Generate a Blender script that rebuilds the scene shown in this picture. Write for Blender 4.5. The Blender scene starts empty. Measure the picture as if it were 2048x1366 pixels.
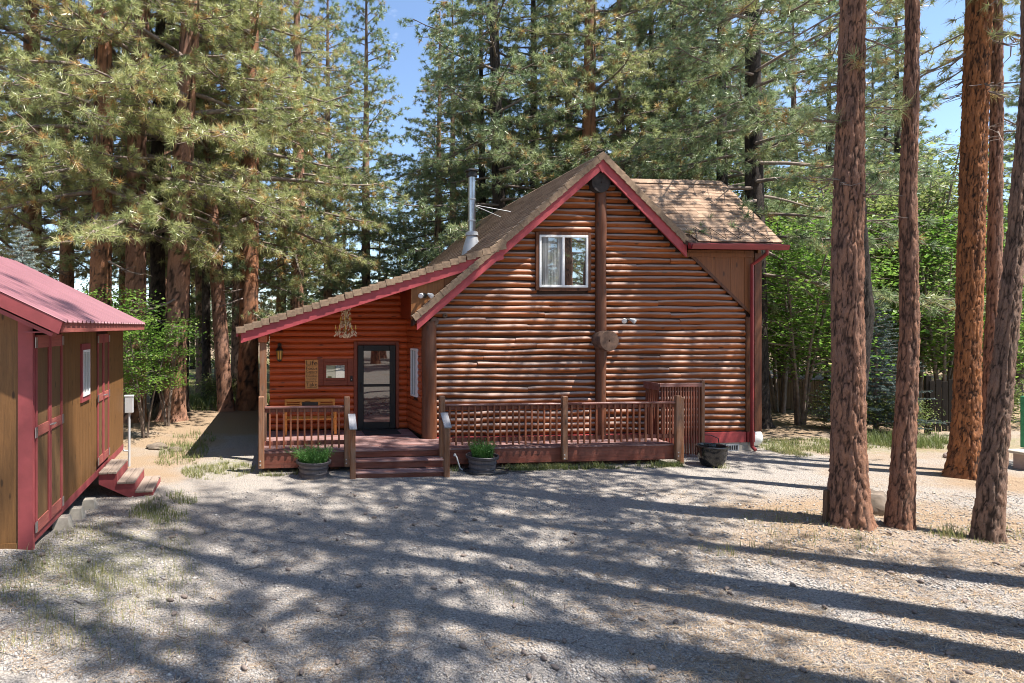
import bpy, math, random
import numpy as np
from mathutils import Matrix, Vector

# ------------------------------------------------------------------ camera, sky, sun, exposure
scene = bpy.context.scene
col = scene.collection
EYE = 3.08
cam_d = bpy.data.cameras.new('camera')
cam = bpy.data.objects.new('camera', cam_d)
col.objects.link(cam)
cam.location = (0, 0, EYE)
cam.rotation_euler = (math.radians(90), 0, 0)
cam_d.sensor_width = 36.0
cam_d.lens = 36.0 * 1200.0 / 2048.0
cam_d.shift_x = (1024 - 690) / 2048.0
cam_d.shift_y = -(683 - 653) / 2048.0
cam_d.clip_start = 0.1
cam_d.clip_end = 2000
scene.camera = cam

SUN_EL = math.radians(64)
SUN_H = Vector((0.917, -0.398))          # horizontal direction towards the sun
world = bpy.data.worlds.new('World')
scene.world = world
world.use_nodes = True
wn, wl = world.node_tree.nodes, world.node_tree.links
wn.clear()
w_out = wn.new('ShaderNodeOutputWorld')
w_bg = wn.new('ShaderNodeBackground')
w_sky = wn.new('ShaderNodeTexSky')
w_sky.sky_type = 'NISHITA'
w_sky.sun_disc = False
w_sky.sun_elevation = SUN_EL
w_sky.sun_rotation = math.atan2(SUN_H.x, SUN_H.y)
w_sky.altitude = 1200
w_sky.air_density = 1.0
w_sky.dust_density = 0.3
w_sky.ozone_density = 1.3
w_bg.inputs['Strength'].default_value = 0.115
# thin fair-weather clouds over the whole sky
w_tc = wn.new('ShaderNodeTexCoord')
w_map = wn.new('ShaderNodeMapping')
w_map.inputs['Scale'].default_value = (2.2, 2.2, 5.0)
w_no = wn.new('ShaderNodeTexNoise')
w_no.inputs['Scale'].default_value = 1.6
w_no.inputs['Detail'].default_value = 7
w_no.inputs['Roughness'].default_value = 0.55
w_rmp = wn.new('ShaderNodeValToRGB')
w_rmp.color_ramp.elements[0].position = 0.62
w_rmp.color_ramp.elements[1].position = 0.80
w_mix = wn.new('ShaderNodeMix')
w_mix.data_type = 'RGBA'
w_mix.inputs['B'].default_value = (7.2, 7.4, 7.8, 1)
wl.new(w_tc.outputs['Generated'], w_map.inputs['Vector'])
wl.new(w_map.outputs['Vector'], w_no.inputs['Vector'])
wl.new(w_no.outputs['Fac'], w_rmp.inputs['Fac'])
wl.new(w_rmp.outputs['Color'], w_mix.inputs['Factor'])
wl.new(w_sky.outputs['Color'], w_mix.inputs['A'])
wl.new(w_mix.outputs['Result'], w_bg.inputs['Color'])
wl.new(w_bg.outputs['Background'], w_out.inputs['Surface'])

sun_d = bpy.data.lights.new('sun', 'SUN')
sun_d.energy = 5.0
sun_d.angle = math.radians(0.53)
sun_d.color = (1.0, 0.945, 0.87)
sun = bpy.data.objects.new('sun', sun_d)
col.objects.link(sun)
to_sun = Vector((SUN_H.x * math.cos(SUN_EL), SUN_H.y * math.cos(SUN_EL), math.sin(SUN_EL)))
sun.rotation_euler = to_sun.to_track_quat('Z', 'Y').to_euler()
sun.location = to_sun * 60

vs = scene.view_settings
vs.view_transform = 'Standard'
vs.look = 'None'
vs.exposure = 1.25
vs.gamma = 1.0
vs.use_curve_mapping = False
scene.render.engine = 'CYCLES'
cy = scene.cycles
cy.max_bounces = 6
cy.diffuse_bounces = 3
cy.glossy_bounces = 3
cy.transmission_bounces = 4
cy.transparent_max_bounces = 6
cy.caustics_reflective = False
cy.caustics_refractive = False
cy.sample_clamp_indirect = 6.0
cy.use_denoising = True
cy.filter_width = 1.0

# ------------------------------------------------------------------ helpers
rnd = random.Random(7)
TH = math.radians(5.5)
HOUSE = Vector((6.246, 14.610, 0.0))
HC, HS = math.cos(TH), math.sin(TH)


def hw(x, y, z=0.0):
    """house-local point to world"""
    return Vector((HOUSE.x + x * HC - y * HS, HOUSE.y + x * HS + y * HC, z))


def ray_ground(u, v, z=0.0):
    t = (EYE - z) * 1200.0 / (v - 653.0)
    return ((u - 690.0) / 1200.0 * t, t)


def h01(a):
    a = a.astype(np.uint32)
    a ^= a >> np.uint32(16)
    a *= np.uint32(0x7feb352d)
    a ^= a >> np.uint32(15)
    a *= np.uint32(0x846ca68b)
    a ^= a >> np.uint32(16)
    return a.astype(np.float64) / 4294967295.0


def hash2(i, j, seed):
    return h01((i.astype(np.int64) * 374761393 + j.astype(np.int64) * 668265263 + seed * 1442695041) & 0xffffffff)


def vnoise(x, y, seed=0, wrap=0):
    x = np.asarray(x, float); y = np.asarray(y, float)
    i = np.floor(x).astype(np.int64); j = np.floor(y).astype(np.int64)
    fx = x - i; fy = y - j
    fx = fx * fx * (3 - 2 * fx); fy = fy * fy * (3 - 2 * fy)
    i0, i1 = i, i + 1
    if wrap:
        i0 = i0 % wrap; i1 = i1 % wrap
    a = hash2(i0, j, seed); b = hash2(i1, j, seed)
    c = hash2(i0, j + 1, seed); d = hash2(i1, j + 1, seed)
    return (a * (1 - fx) + b * fx) * (1 - fy) + (c * (1 - fx) + d * fx) * fy


def fbm(x, y, seed=0, oct=4):
    t = 0; a = 0.5
    x = np.asarray(x, float); y = np.asarray(y, float)
    for k in range(oct):
        t = t + a * vnoise(x * 2 ** k, y * 2 ** k, seed + k * 13)
        a *= 0.5
    return t


def voro_edge(x, y, seed, wrap):
    """distance-to-border measure F2-F1 on a jittered grid, periodic in x"""
    i = np.floor(x).astype(np.int64); j = np.floor(y).astype(np.int64)
    f1 = np.full(x.shape, 9.0); f2 = np.full(x.shape, 9.0); cid = np.zeros(x.shape)
    for di in (-1, 0, 1):
        for dj in (-1, 0, 1):
            ci, cj = i + di, j + dj
            wi = ci % wrap
            px = ci + 0.12 + 0.76 * hash2(wi, cj, seed)
            py = cj + 0.12 + 0.76 * hash2(wi, cj, seed + 5)
            d = np.hypot(px - x, py - y)
            near = d < f1
            f2 = np.where(near, f1, np.minimum(f2, d))
            cid = np.where(near, hash2(wi, cj, seed + 9), cid)
            f1 = np.where(near, d, f1)
    return f2 - f1, cid


class MB:
    """collects polygons for one mesh object"""
    def __init__(self):
        self.v = []; self.f = []; self.m = []

    def add(self, vs, fs, mi=0):
        o = len(self.v)
        self.v.extend([tuple(p) for p in vs])
        for f in fs:
            self.f.append(tuple(o + k for k in f)); self.m.append(mi)

    def box(self, x0, x1, y0, y1, z0, z1, mi=0, mat=None):
        vs = [(x0, y0, z0), (x1, y0, z0), (x1, y1, z0), (x0, y1, z0),
              (x0, y0, z1), (x1, y0, z1), (x1, y1, z1), (x0, y1, z1)]
        if mat is not None:
            vs = [mat @ Vector(p) for p in vs]
        self.add(vs, [(0, 3, 2, 1), (4, 5, 6, 7), (0, 1, 5, 4), (1, 2, 6, 5), (2, 3, 7, 6), (3, 0, 4, 7)], mi)
        return self

    def bbox(self, x0, x1, y0, y1, z0, z1, b=0.006, mat=None):
        """box with chamfered edges"""
        b = min(b, (x1 - x0) * .4, (y1 - y0) * .4, (z1 - z0) * .4)
        X = (x0, x1); Y = (y0, y1); Z = (z0, z1)
        vs = []; idx = {}
        for i in (0, 1):
            for j in (0, 1):
                for k in (0, 1):
                    sx, sy, sz = (1 - 2 * i) * b, (1 - 2 * j) * b, (1 - 2 * k) * b
                    c = (X[i], Y[j], Z[k])
                    idx[i, j, k, 0] = len(vs); vs.append((c[0], c[1] + sy, c[2] + sz))
                    idx[i, j, k, 1] = len(vs); vs.append((c[0] + sx, c[1], c[2] + sz))
                    idx[i, j, k, 2] = len(vs); vs.append((c[0] + sx, c[1] + sy, c[2]))
        fs = []
        g = lambda i, j, k, a: idx[i, j, k, a]
        for i in (0, 1):
            q = [g(i, 0, 0, 0), g(i, 1, 0, 0), g(i, 1, 1, 0), g(i, 0, 1, 0)]; fs.append(q if i else q[::-1])
            q = [g(0, i, 0, 1), g(1, i, 0, 1), g(1, i, 1, 1), g(0, i, 1, 1)]; fs.append(q[::-1] if i else q)
            q = [g(0, 0, i, 2), g(1, 0, i, 2), g(1, 1, i, 2), g(0, 1, i, 2)]; fs.append(q if i else q[::-1])
        for i in (0, 1):
            for j in (0, 1):
                q = [g(i, j, 0, 0), g(i, j, 0, 1), g(i, j, 1, 1), g(i, j, 1, 0)]; fs.append(q if i ^ j else q[::-1])
                q = [g(i, 0, j, 0), g(i, 1, j, 0), g(i, 1, j, 2), g(i, 0, j, 2)]; fs.append(q[::-1] if i ^ j else q)
                q = [g(0, i, j, 1), g(1, i, j, 1), g(1, i, j, 2), g(0, i, j, 2)]; fs.append(q if i ^ j else q[::-1])
        for i in (0, 1):
            for j in (0, 1):
                for k in (0, 1):
                    q = [g(i, j, k, 0), g(i, j, k, 1), g(i, j, k, 2)]; fs.append(q if (i ^ j ^ k) else q[::-1])
        if mat is not None:
            vs = [mat @ Vector(p) for p in vs]
        self.add(vs, fs)
        return self

    def prism(self, pts, a0, a1, axis='y'):
        """extrude a polygon given in (x,z) along y, in (y,z) along x or in (x,y) along z"""
        n = len(pts)
        if axis == 'y':
            mk = lambda p, a: (p[0], a, p[1])
        elif axis == 'x':
            mk = lambda p, a: (a, p[0], p[1])
        else:
            mk = lambda p, a: (p[0], p[1], a)
        vs = [mk(p, a0) for p in pts] + [mk(p, a1) for p in pts]
        fs = [tuple(range(n)), tuple(range(2 * n - 1, n - 1, -1))]
        for k in range(n):
            fs.append((k, (k + 1) % n + 0, n + (k + 1) % n, n + k)[::-1])
        self.add(vs, fs)
        return self

    def tube(self, pts, rad, n=8, caps=True):
        pts = [Vector(p) for p in pts]
        rads = rad if hasattr(rad, '__len__') else [rad] * len(pts)
        rings = []; vs = []
        up = Vector((0, 0, 1))
        prev = None
        for k, p in enumerate(pts):
            d = (pts[min(k + 1, len(pts) - 1)] - pts[max(k - 1, 0)])
            d = d.normalized() if d.length > 1e-9 else Vector((0, 0, 1))
            if prev is None:
                a = d.cross(up)
                if a.length < 1e-3: a = d.cross(Vector((1, 0, 0)))
                a.normalize()
            else:
                a = prev - d * prev.dot(d); a.normalize()
            prev = a
            b = d.cross(a)
            ring = []
            for i in range(n):
                t = 2 * math.pi * i / n
                ring.append(len(vs)); vs.append(p + (a * math.cos(t) + b * math.sin(t)) * rads[k])
            rings.append(ring)
        fs = []
        for r0, r1 in zip(rings, rings[1:]):
            for i in range(n):
                fs.append((r0[i], r0[(i + 1) % n], r1[(i + 1) % n], r1[i]))
        if caps:
            fs.append(tuple(rings[0][::-1])); fs.append(tuple(rings[-1]))
        self.add(vs, fs)
        return self

    def lathe(self, prof, n=24, cx=0, cy=0, close=True):
        """profile of (r, z) turned about a vertical axis"""
        vs = []; fs = []
        for (r, z) in prof:
            for i in range(n):
                t = 2 * math.pi * i / n
                vs.append((cx + r * math.cos(t), cy + r * math.sin(t), z))
        for k in range(len(prof) - 1):
            for i in range(n):
                fs.append((k * n + i, k * n + (i + 1) % n, (k + 1) * n + (i + 1) % n, (k + 1) * n + i))
        if close:
            fs.append(tuple(range(n))[::-1]); fs.append(tuple(range((len(prof) - 1) * n, len(prof) * n)))
        self.add(vs, fs)
        return self

    def mesh(self, name, mat, smooth=False):
        me = bpy.data.meshes.new(name)
        me.from_pydata(self.v, [], self.f)
        for m in (mat if isinstance(mat, (list, tuple)) else [mat]):
            me.materials.append(m)
        if any(self.m):
            me.polygons.foreach_set('material_index', self.m)
        if smooth:
            me.polygons.foreach_set('use_smooth', [True] * len(me.polygons))
            if smooth != 'all':
                try:
                    me.set_sharp_from_angle(angle=math.radians(40))
                except Exception:
                    pass
        me.update()
        return me

    def build(self, name, mat, parent=None, smooth=False):
        return link(name, self.mesh(name, mat, smooth), parent)


def link(name, me, parent=None, loc=None, rot=None, scale=None):
    o = bpy.data.objects.new(name, me)
    col.objects.link(o)
    if parent is not None:
        o.parent = parent
    if loc is not None: o.location = loc
    if rot is not None: o.rotation_euler = rot
    if scale is not None: o.scale = scale if hasattr(scale, '__len__') else (scale,) * 3
    return o


def np_mesh(name, verts, tris, mat, attrs=None, smooth=False):
    """mesh straight from numpy arrays; tris is (n,3) or (n,4)"""
    me = bpy.data.meshes.new(name)
    verts = np.ascontiguousarray(verts, np.float32)
    tris = np.ascontiguousarray(tris, np.int32)
    k = tris.shape[1]
    me.vertices.add(len(verts)); me.vertices.foreach_set('co', verts.ravel())
    me.loops.add(tris.size); me.loops.foreach_set('vertex_index', tris.ravel())
    me.polygons.add(len(tris))
    me.polygons.foreach_set('loop_start', np.arange(0, tris.size, k, dtype=np.int32))
    try:
        me.polygons.foreach_set('loop_total', np.full(len(tris), k, np.int32))
    except Exception:
        pass
    if smooth:
        me.polygons.foreach_set('use_smooth', np.ones(len(tris), bool))
    me.materials.append(mat)
    for nm, arr in (attrs or {}).items():
        at = me.attributes.new(nm, 'FLOAT', 'POINT')
        at.data.foreach_set('value', np.ascontiguousarray(arr, np.float32))
    me.update(calc_edges=True)
    me.validate()
    return me


def tag(o, label=None, cat=None, group=None, kind=None):
    if label: o['label'] = label
    if cat: o['category'] = cat
    if group: o['group'] = group
    if kind: o['kind'] = kind
    return o


def empty(name, loc=(0, 0, 0), rz=0.0, label=None, cat=None, group=None):
    o = bpy.data.objects.new(name, None)
    col.objects.link(o)
    o.location = loc
    o.rotation_euler = (0, 0, rz)
    o.empty_display_size = 0.2
    return tag(o, label, cat, group)


# ------------------------------------------------------------------ materials
def new_mat(name):
    m = bpy.data.materials.new(name)
    m.use_nodes = True
    nt = m.node_tree
    b = nt.nodes['Principled BSDF']
    return m, nt, b


def mixc(nt, fac, a, b, blend='MIX'):
    n = nt.nodes.new('ShaderNodeMix'); n.data_type = 'RGBA'; n.blend_type = blend
    for key, val in (('Factor', fac), ('A', a), ('B', b)):
        if isinstance(val, (int, float)): n.inputs[key].default_value = val
        elif isinstance(val, tuple): n.inputs[key].default_value = (val + (1,))[:4]
        else: nt.links.new(val, n.inputs[key])
    return n.outputs['Result']


def noise(nt, scale, vec=None, stretch=None, detail=5, rough=0.55, kind='noise', coord='Object', rand=0.0):
    if vec is None:
        tc = nt.nodes.new('ShaderNodeTexCoord'); vec = tc.outputs[coord]
    if rand:
        oi = nt.nodes.new('ShaderNodeObjectInfo')
        mu = nt.nodes.new('ShaderNodeMath'); mu.operation = 'MULTIPLY'; mu.inputs[1].default_value = rand
        nt.links.new(oi.outputs['Random'], mu.inputs[0])
        ad = nt.nodes.new('ShaderNodeVectorMath'); ad.operation = 'ADD'
        nt.links.new(vec, ad.inputs[0]); nt.links.new(mu.outputs[0], ad.inputs[1])
        vec = ad.outputs[0]
    if stretch:
        mp = nt.nodes.new('ShaderNodeMapping'); mp.inputs['Scale'].default_value = stretch
        nt.links.new(vec, mp.inputs['Vector']); vec = mp.outputs['Vector']
    if kind == 'noise':
        n = nt.nodes.new('ShaderNodeTexNoise')
        n.inputs['Detail'].default_value = detail; n.inputs['Roughness'].default_value = rough
        out = n.outputs['Fac']
    else:
        n = nt.nodes.new('ShaderNodeTexVoronoi')
        n.feature = kind
        out = n.outputs['Distance']
    n.inputs['Scale'].default_value = scale
    nt.links.new(vec, n.inputs['Vector'])
    return out


def ramp(nt, val, p0, p1, inv=False):
    n = nt.nodes.new('ShaderNodeMapRange')
    n.inputs['From Min'].default_value = p0; n.inputs['From Max'].default_value = p1
    n.inputs['To Min'].default_value = 1.0 if inv else 0.0
    n.inputs['To Max'].default_value = 0.0 if inv else 1.0
    nt.links.new(val, n.inputs['Value'])
    return n.outputs['Result']


def mul(nt, a, b):
    n = nt.nodes.new('ShaderNodeMath'); n.operation = 'MULTIPLY'
    for k, x in enumerate((a, b)):
        if isinstance(x, (int, float)): n.inputs[k].default_value = x
        else: nt.links.new(x, n.inputs[k])
    return n.outputs[0]


def bump(nt, b, h, strength=0.3, dist=0.01):
    n = nt.nodes.new('ShaderNodeBump')
    n.inputs['Strength'].default_value = strength; n.inputs['Distance'].default_value = dist
    nt.links.new(h, n.inputs['Height'])
    nt.links.new(n.outputs['Normal'], b.inputs['Normal'])


def objrand(nt):
    return nt.nodes.new('ShaderNodeObjectInfo').outputs['Random']


def plain(name, c, rough=0.6, metal=0.0, spec=0.5, var=0.25, scale=6.0, bmp=0.15, rand=3.0):
    m, nt, b = new_mat(name)
    n1 = noise(nt, scale, detail=6, rand=rand)
    d = tuple(x * (1 - var) for x in c)
    l = tuple(min(1, x * (1 + var)) for x in c)
    nt.links.new(mixc(nt, ramp(nt, n1, .3, .7), d, l), b.inputs['Base Color'])
    b.inputs['Roughness'].default_value = rough
    b.inputs['Metallic'].default_value = metal
    b.inputs['Specular IOR Level'].default_value = spec
    if bmp:
        bump(nt, b, noise(nt, scale * 9, detail=4), bmp, 0.004)
    return m


def wood(name, c, axis='x', worn_lit=None, worn_lit_amt=0.5, rough=0.55, var=0.35, scale=1.0, objvar=0.25, up=False, spec=0.4, bmp=0.35):
    """grained wood; grain runs along the given axis; 'up' puts the worn grey and painted-on sunlight on faces turned to the sky"""
    m, nt, b = new_mat(name)
    st = {'x': (0.5, 9, 9), 'y': (9, 0.5, 9), 'z': (9, 9, 0.5)}[axis]
    g = noise(nt, 3.2 * scale, stretch=st, detail=7, rough=0.62, rand=17.0)
    fine = noise(nt, 16 * scale, stretch=st, detail=4, rand=17.0)
    d = tuple(x * (1 - var) for x in c); l = tuple(min(1, x * (1 + var)) for x in c)
    base = mixc(nt, ramp(nt, g, .32, .68), d, l)
    oi = objrand(nt)
    base = mixc(nt, mul(nt, oi, objvar), base, tuple(x * 0.35 for x in c))
    base = mixc(nt, mul(nt, ramp(nt, fine, .55, .75), .45), base, tuple(x * 0.3 for x in c))
    kn = noise(nt, 1.7 * scale, stretch=tuple(1 + 2 * (s > 1) for s in st), kind='F1', rand=11.0)
    base = mixc(nt, mul(nt, ramp(nt, kn, .09, .15, True), .8), base, tuple(x * 0.18 for x in c))
    if worn_lit:
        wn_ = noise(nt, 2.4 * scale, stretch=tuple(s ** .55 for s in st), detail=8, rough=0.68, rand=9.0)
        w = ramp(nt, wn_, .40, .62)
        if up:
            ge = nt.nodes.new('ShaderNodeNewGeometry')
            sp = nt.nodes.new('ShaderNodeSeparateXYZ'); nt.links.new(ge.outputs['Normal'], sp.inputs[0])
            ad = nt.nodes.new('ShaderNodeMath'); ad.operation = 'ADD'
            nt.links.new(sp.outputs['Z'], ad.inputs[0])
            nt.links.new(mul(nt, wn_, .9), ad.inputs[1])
            w = ramp(nt, ad.outputs[0], .45, .95)  # upward faces: weathered grey together with sunlight painted into the colour
        base = mixc(nt, mul(nt, w, worn_lit_amt), base, worn_lit)
    nt.links.new(base, b.inputs['Base Color'])
    b.inputs['Roughness'].default_value = rough
    b.inputs['Specular IOR Level'].default_value = spec
    bump(nt, b, fine, bmp, 0.006)
    return m


M = {}
M['log'] = wood('weathered_sunlit_log_wood', (0.325, 0.086, 0.018), 'x', worn_lit=(0.43, 0.335, 0.29), worn_lit_amt=.84, up=True, rough=.72, spec=.25, objvar=.5, var=.45, bmp=.5)  # pale log tops: part weathered finish, part painted sun highlight
M['log_porch'] = wood('stained_log_wood', (0.53, 0.098, 0.024), 'x', rough=.34, var=.22, objvar=.22, bmp=.2)
M['log_side'] = wood('stained_side_log_wood', (0.46, 0.10, 0.03), 'y', rough=.45, var=.25)
M['log_v'] = wood('upright_log_wood', (0.15, 0.046, 0.016), 'z', worn_lit=(0.14, 0.075, 0.05), worn_lit_amt=.5, rough=.6)
M['post_v'] = wood('porch_post_wood', (0.25, 0.10, 0.042), 'z', worn_lit=(0.26, 0.17, 0.12), worn_lit_amt=.7, rough=.65)
M['log_end'] = plain('log_end_grain', (0.13, 0.075, 0.05), .8, var=.5, scale=9)
M['log_end_dark'] = plain('dark_log_end_grain', (0.035, 0.027, 0.025), .8, var=.5, scale=9)
M['body'] = plain('dark_wall_core', (0.05, 0.02, 0.01), .8)
M['ply'] = wood('tan_plywood', (0.26, 0.105, 0.032), 'z', rough=.55, var=.22, objvar=.35)
M['ply_wing'] = wood('red_brown_plywood', (0.23, 0.078, 0.022), 'z', rough=.55, var=.22, objvar=.3)
M['ply_red'] = wood('red_brown_board', (0.24, 0.042, 0.014), 'y', rough=.5, var=.2)
M['brown_board'] = wood('brown_corner_board', (0.13, 0.045, 0.018), 'z', rough=.6)
M['fascia'] = plain('rose_red_paint', (0.39, 0.058, 0.066), .6, var=.22, scale=4, bmp=.2)
M['fascia_dk'] = plain('gutter_red_paint', (0.25, 0.025, 0.026), .45, var=.12, scale=3, bmp=.05)
M['skirt'] = plain('skirting_red_paint', (0.40, 0.055, 0.055), .6, var=.15)
M['concrete'] = plain('concrete', (0.40, 0.36, 0.30), .9, var=.25, scale=8, bmp=.4)
M['deckred'] = wood('deck_skirt_stain', (0.19, 0.050, 0.03), 'x', rough=.55, var=.3, worn_lit=(.26, .12, .09), worn_lit_amt=.4)
M['deck'] = wood('deck_board_stain', (0.20, 0.085, 0.07), 'x', rough=.6, var=.25, worn_lit=(.36, .26, .25), worn_lit_amt=.65)
M['baluster'] = wood('baluster_stain', (0.28, 0.082, 0.036), 'z', rough=.55, var=.3, worn_lit=(.27, .15, .09), worn_lit_amt=.4, objvar=.45)
M['rail'] = wood('rail_stain', (0.17, 0.05, 0.035), 'x', rough=.4, var=.3, worn_lit=(.25, .17, .16), worn_lit_amt=.5)
M['greywood'] = wood('grey_cap_wood', (0.33, 0.32, 0.33), 'y', rough=.8, var=.15)
M['slat'] = wood('screen_slat_stain', (0.20, 0.05, 0.024), 'z', rough=.55, var=.3, worn_lit=(.20, .11, .07), worn_lit_amt=.4, objvar=.5)
M['white'] = plain('white_vinyl', (0.78, 0.78, 0.77), .4, var=.04, bmp=0)
M['steel'] = plain('galvanised_steel', (0.55, 0.56, 0.58), .32, metal=.9, var=.15, scale=4, bmp=.05)
M['black'] = plain('black_paint', (0.009, 0.009, 0.010), .55, var=.2, bmp=.05)
M['iron'] = plain('dark_metal', (0.05, 0.045, 0.04), .45, metal=.6, bmp=.05)
M['brass'] = plain('brass', (0.50, 0.33, 0.14), .35, metal=.8, bmp=0)
M['sash'] = wood('window_trim_stain', (0.26, 0.055, 0.025), 'x', rough=.5, var=.2)
M['mat'] = plain('door_mat', (0.03, 0.026, 0.024), .95, scale=30, bmp=.5)
M['benchwood'] = wood('bench_orange_wood', (0.72, 0.28, 0.055), 'x', rough=.45, var=.18)
M['tank'] = plain('tank_white_paint', (0.80, 0.80, 0.79), .45, var=.05, bmp=.03)
M['barrel'] = wood('grey_barrel', (0.17, 0.148, 0.152), 'z', rough=.7, var=.25)
M['barrelrim'] = plain('barrel_rim', (0.060, 0.052, 0.056), .6)
M['soil'] = plain('potting_soil', (0.04, 0.028, 0.02), .95, bmp=.6, scale=25)
M['signwood'] = wood('sign_board', (0.75, 0.36, 0.12), 'z', rough=.6, var=.15)
M['ink'] = plain('sign_ink', (0.02, 0.012, 0.008), .7, bmp=0)
M['rubber'] = plain('black_hose', (0.02, 0.02, 0.02), .5, bmp=0)
M['galv'] = plain('grey_pipe', (0.45, 0.46, 0.47), .45, var=.1, bmp=0)
# shed
M['shed_ply'] = wood('shed_siding_stain', (0.175, 0.082, 0.027), 'z', rough=.6, var=.25, objvar=.15, scale=1.4)
M['shed_door'] = wood('shed_door_stain', (0.15, 0.082, 0.036), 'z', rough=.6, var=.25, objvar=.15, scale=1.4)
M['shed_trim'] = plain('shed_red_trim', (0.27, 0.052, 0.056), .6, var=.18, scale=5)
M['shed_fascia'] = wood('shed_pink_fascia', (0.36, 0.105, 0.085), 'y', rough=.65, var=.2)
M['shed_roof'] = plain('pink_metal_roof', (0.27, 0.12, 0.135), .26, var=.1, scale=1.5, bmp=.02, spec=.6)
M['stepwood'] = wood('weathered_step_wood', (0.30, 0.235, 0.19), 'y', rough=.85, var=.28)
M['box_grey'] = plain('meter_box_grey', (0.45, 0.46, 0.47), .5, var=.08, bmp=0)
# outdoors
M['fence'] = wood('old_fence_wood', (0.20, 0.12, 0.065), 'z', rough=.85, var=.35, objvar=.4)
M['fence_dark'] = wood('dark_fence_wood', (0.028, 0.019, 0.013), 'z', rough=.85, var=.35, objvar=.3)
M['green'] = plain('green_paint', (0.035, 0.23, 0.10), .6, var=.2)
M['pinkblock'] = plain('pinkish_block', (0.42, 0.33, 0.29), .9, var=.15, bmp=.3)
M['rock'] = plain('granite_rock', (0.16, 0.125, 0.095), .9, var=.45, scale=7, bmp=.8)

# glazed black pot
m, nt, b = new_mat('black_glaze')
nt.links.new(mixc(nt, noise(nt, 4), (0.006, 0.006, 0.007), (0.02, 0.02, 0.022)), b.inputs['Base Color'])
b.inputs['Roughness'].default_value = 0.12
M['glaze'] = m


def glass_mat(name, dark, gloss, curtain=None):
    """a window pane: what lies behind it in diffuse tones, with the outdoors mirrored in the glass"""
    m, nt, b = new_mat(name)
    out = nt.nodes['Material Output']
    nt.nodes.remove(b)
    df = nt.nodes.new('ShaderNodeBsdfDiffuse')
    if curtain:
        w = noise(nt, 3.0, stretch=(9, 9, .3), detail=3)
        nt.links.new(mixc(nt, ramp(nt, w, .35, .65), dark, curtain), df.inputs['Color'])
    else:
        df.inputs['Color'].default_value = dark + (1,)
    gl = nt.nodes.new('ShaderNodeBsdfGlossy')
    gl.inputs['Roughness'].default_value = 0.015
    gl.inputs['Color'].default_value = (.95, .97, .96, 1)
    bm = nt.nodes.new('ShaderNodeBump')
    bm.inputs['Strength'].default_value = .05; bm.inputs['Distance'].default_value = .02
    nt.links.new(noise(nt, 1.6, detail=1), bm.inputs['Height'])
    nt.links.new(bm.outputs['Normal'], gl.inputs['Normal'])
    mx = nt.nodes.new('ShaderNodeMixShader')
    mx.inputs[0].default_value = gloss
    nt.links.new(df.outputs[0], mx.inputs[1]); nt.links.new(gl.outputs[0], mx.inputs[2])
    nt.links.new(mx.outputs[0], out.inputs['Surface'])
    return m


M['pane'] = glass_mat('window_glass', (0.12, 0.13, 0.13), .22, (0.42, 0.43, 0.43))
M['pane_dark'] = glass_mat('dark_window_glass', (0.03, 0.03, 0.03), .5)
M['pane_bright'] = glass_mat('porch_window_glass', (0.30, 0.31, 0.15), .25)
M['door_glass'] = glass_mat('storm_door_glass', (0.085, 0.022, 0.014), .16)
m, nt, b = new_mat('amber_glass')
b.inputs['Base Color'].default_value = (0.75, 0.42, 0.08, 1); b.inputs['Roughness'].default_value = .2
M['amber'] = m
m, nt, b = new_mat('crystal')
b.inputs['Base Color'].default_value = (0.85, 0.66, 0.45, 1); b.inputs['Roughness'].default_value = .12
b.inputs['Specular IOR Level'].default_value = .9
M['crystal'] = m

# shingles: tan-brown, each tab its own shade
m, nt, b = new_mat('tan_shingle')
oi = objrand(nt)
g = noise(nt, 40, detail=3); g2 = noise(nt, 1.1, detail=4)
at = nt.nodes.new('ShaderNodeAttribute'); at.attribute_name = 'tint'
ad = nt.nodes.new('ShaderNodeMath'); ad.operation = 'ADD'
nt.links.new(oi, ad.inputs[0]); nt.links.new(at.outputs['Fac'], ad.inputs[1])
fr = nt.nodes.new('ShaderNodeMath'); fr.operation = 'FRACT'; nt.links.new(ad.outputs[0], fr.inputs[0])
c0 = mixc(nt, fr.outputs[0], (0.26, 0.165, 0.105), (0.44, 0.30, 0.205))
c0 = mixc(nt, mul(nt, ramp(nt, g, .35, .7), .5), c0, (0.14, 0.085, 0.055))
c0 = mixc(nt, mul(nt, ramp(nt, g2, .5, .75), .35), c0, (0.24, 0.17, 0.12))
nt.links.new(c0, b.inputs['Base Color']); b.inputs['Roughness'].default_value = .92
bump(nt, b, g, .5, .004)
M['shingle'] = m
M['rake_shingle'] = plain('rake_edge_shingle', (0.27, 0.185, 0.12), .92, var=.3, scale=14, bmp=.4, rand=9)


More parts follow.
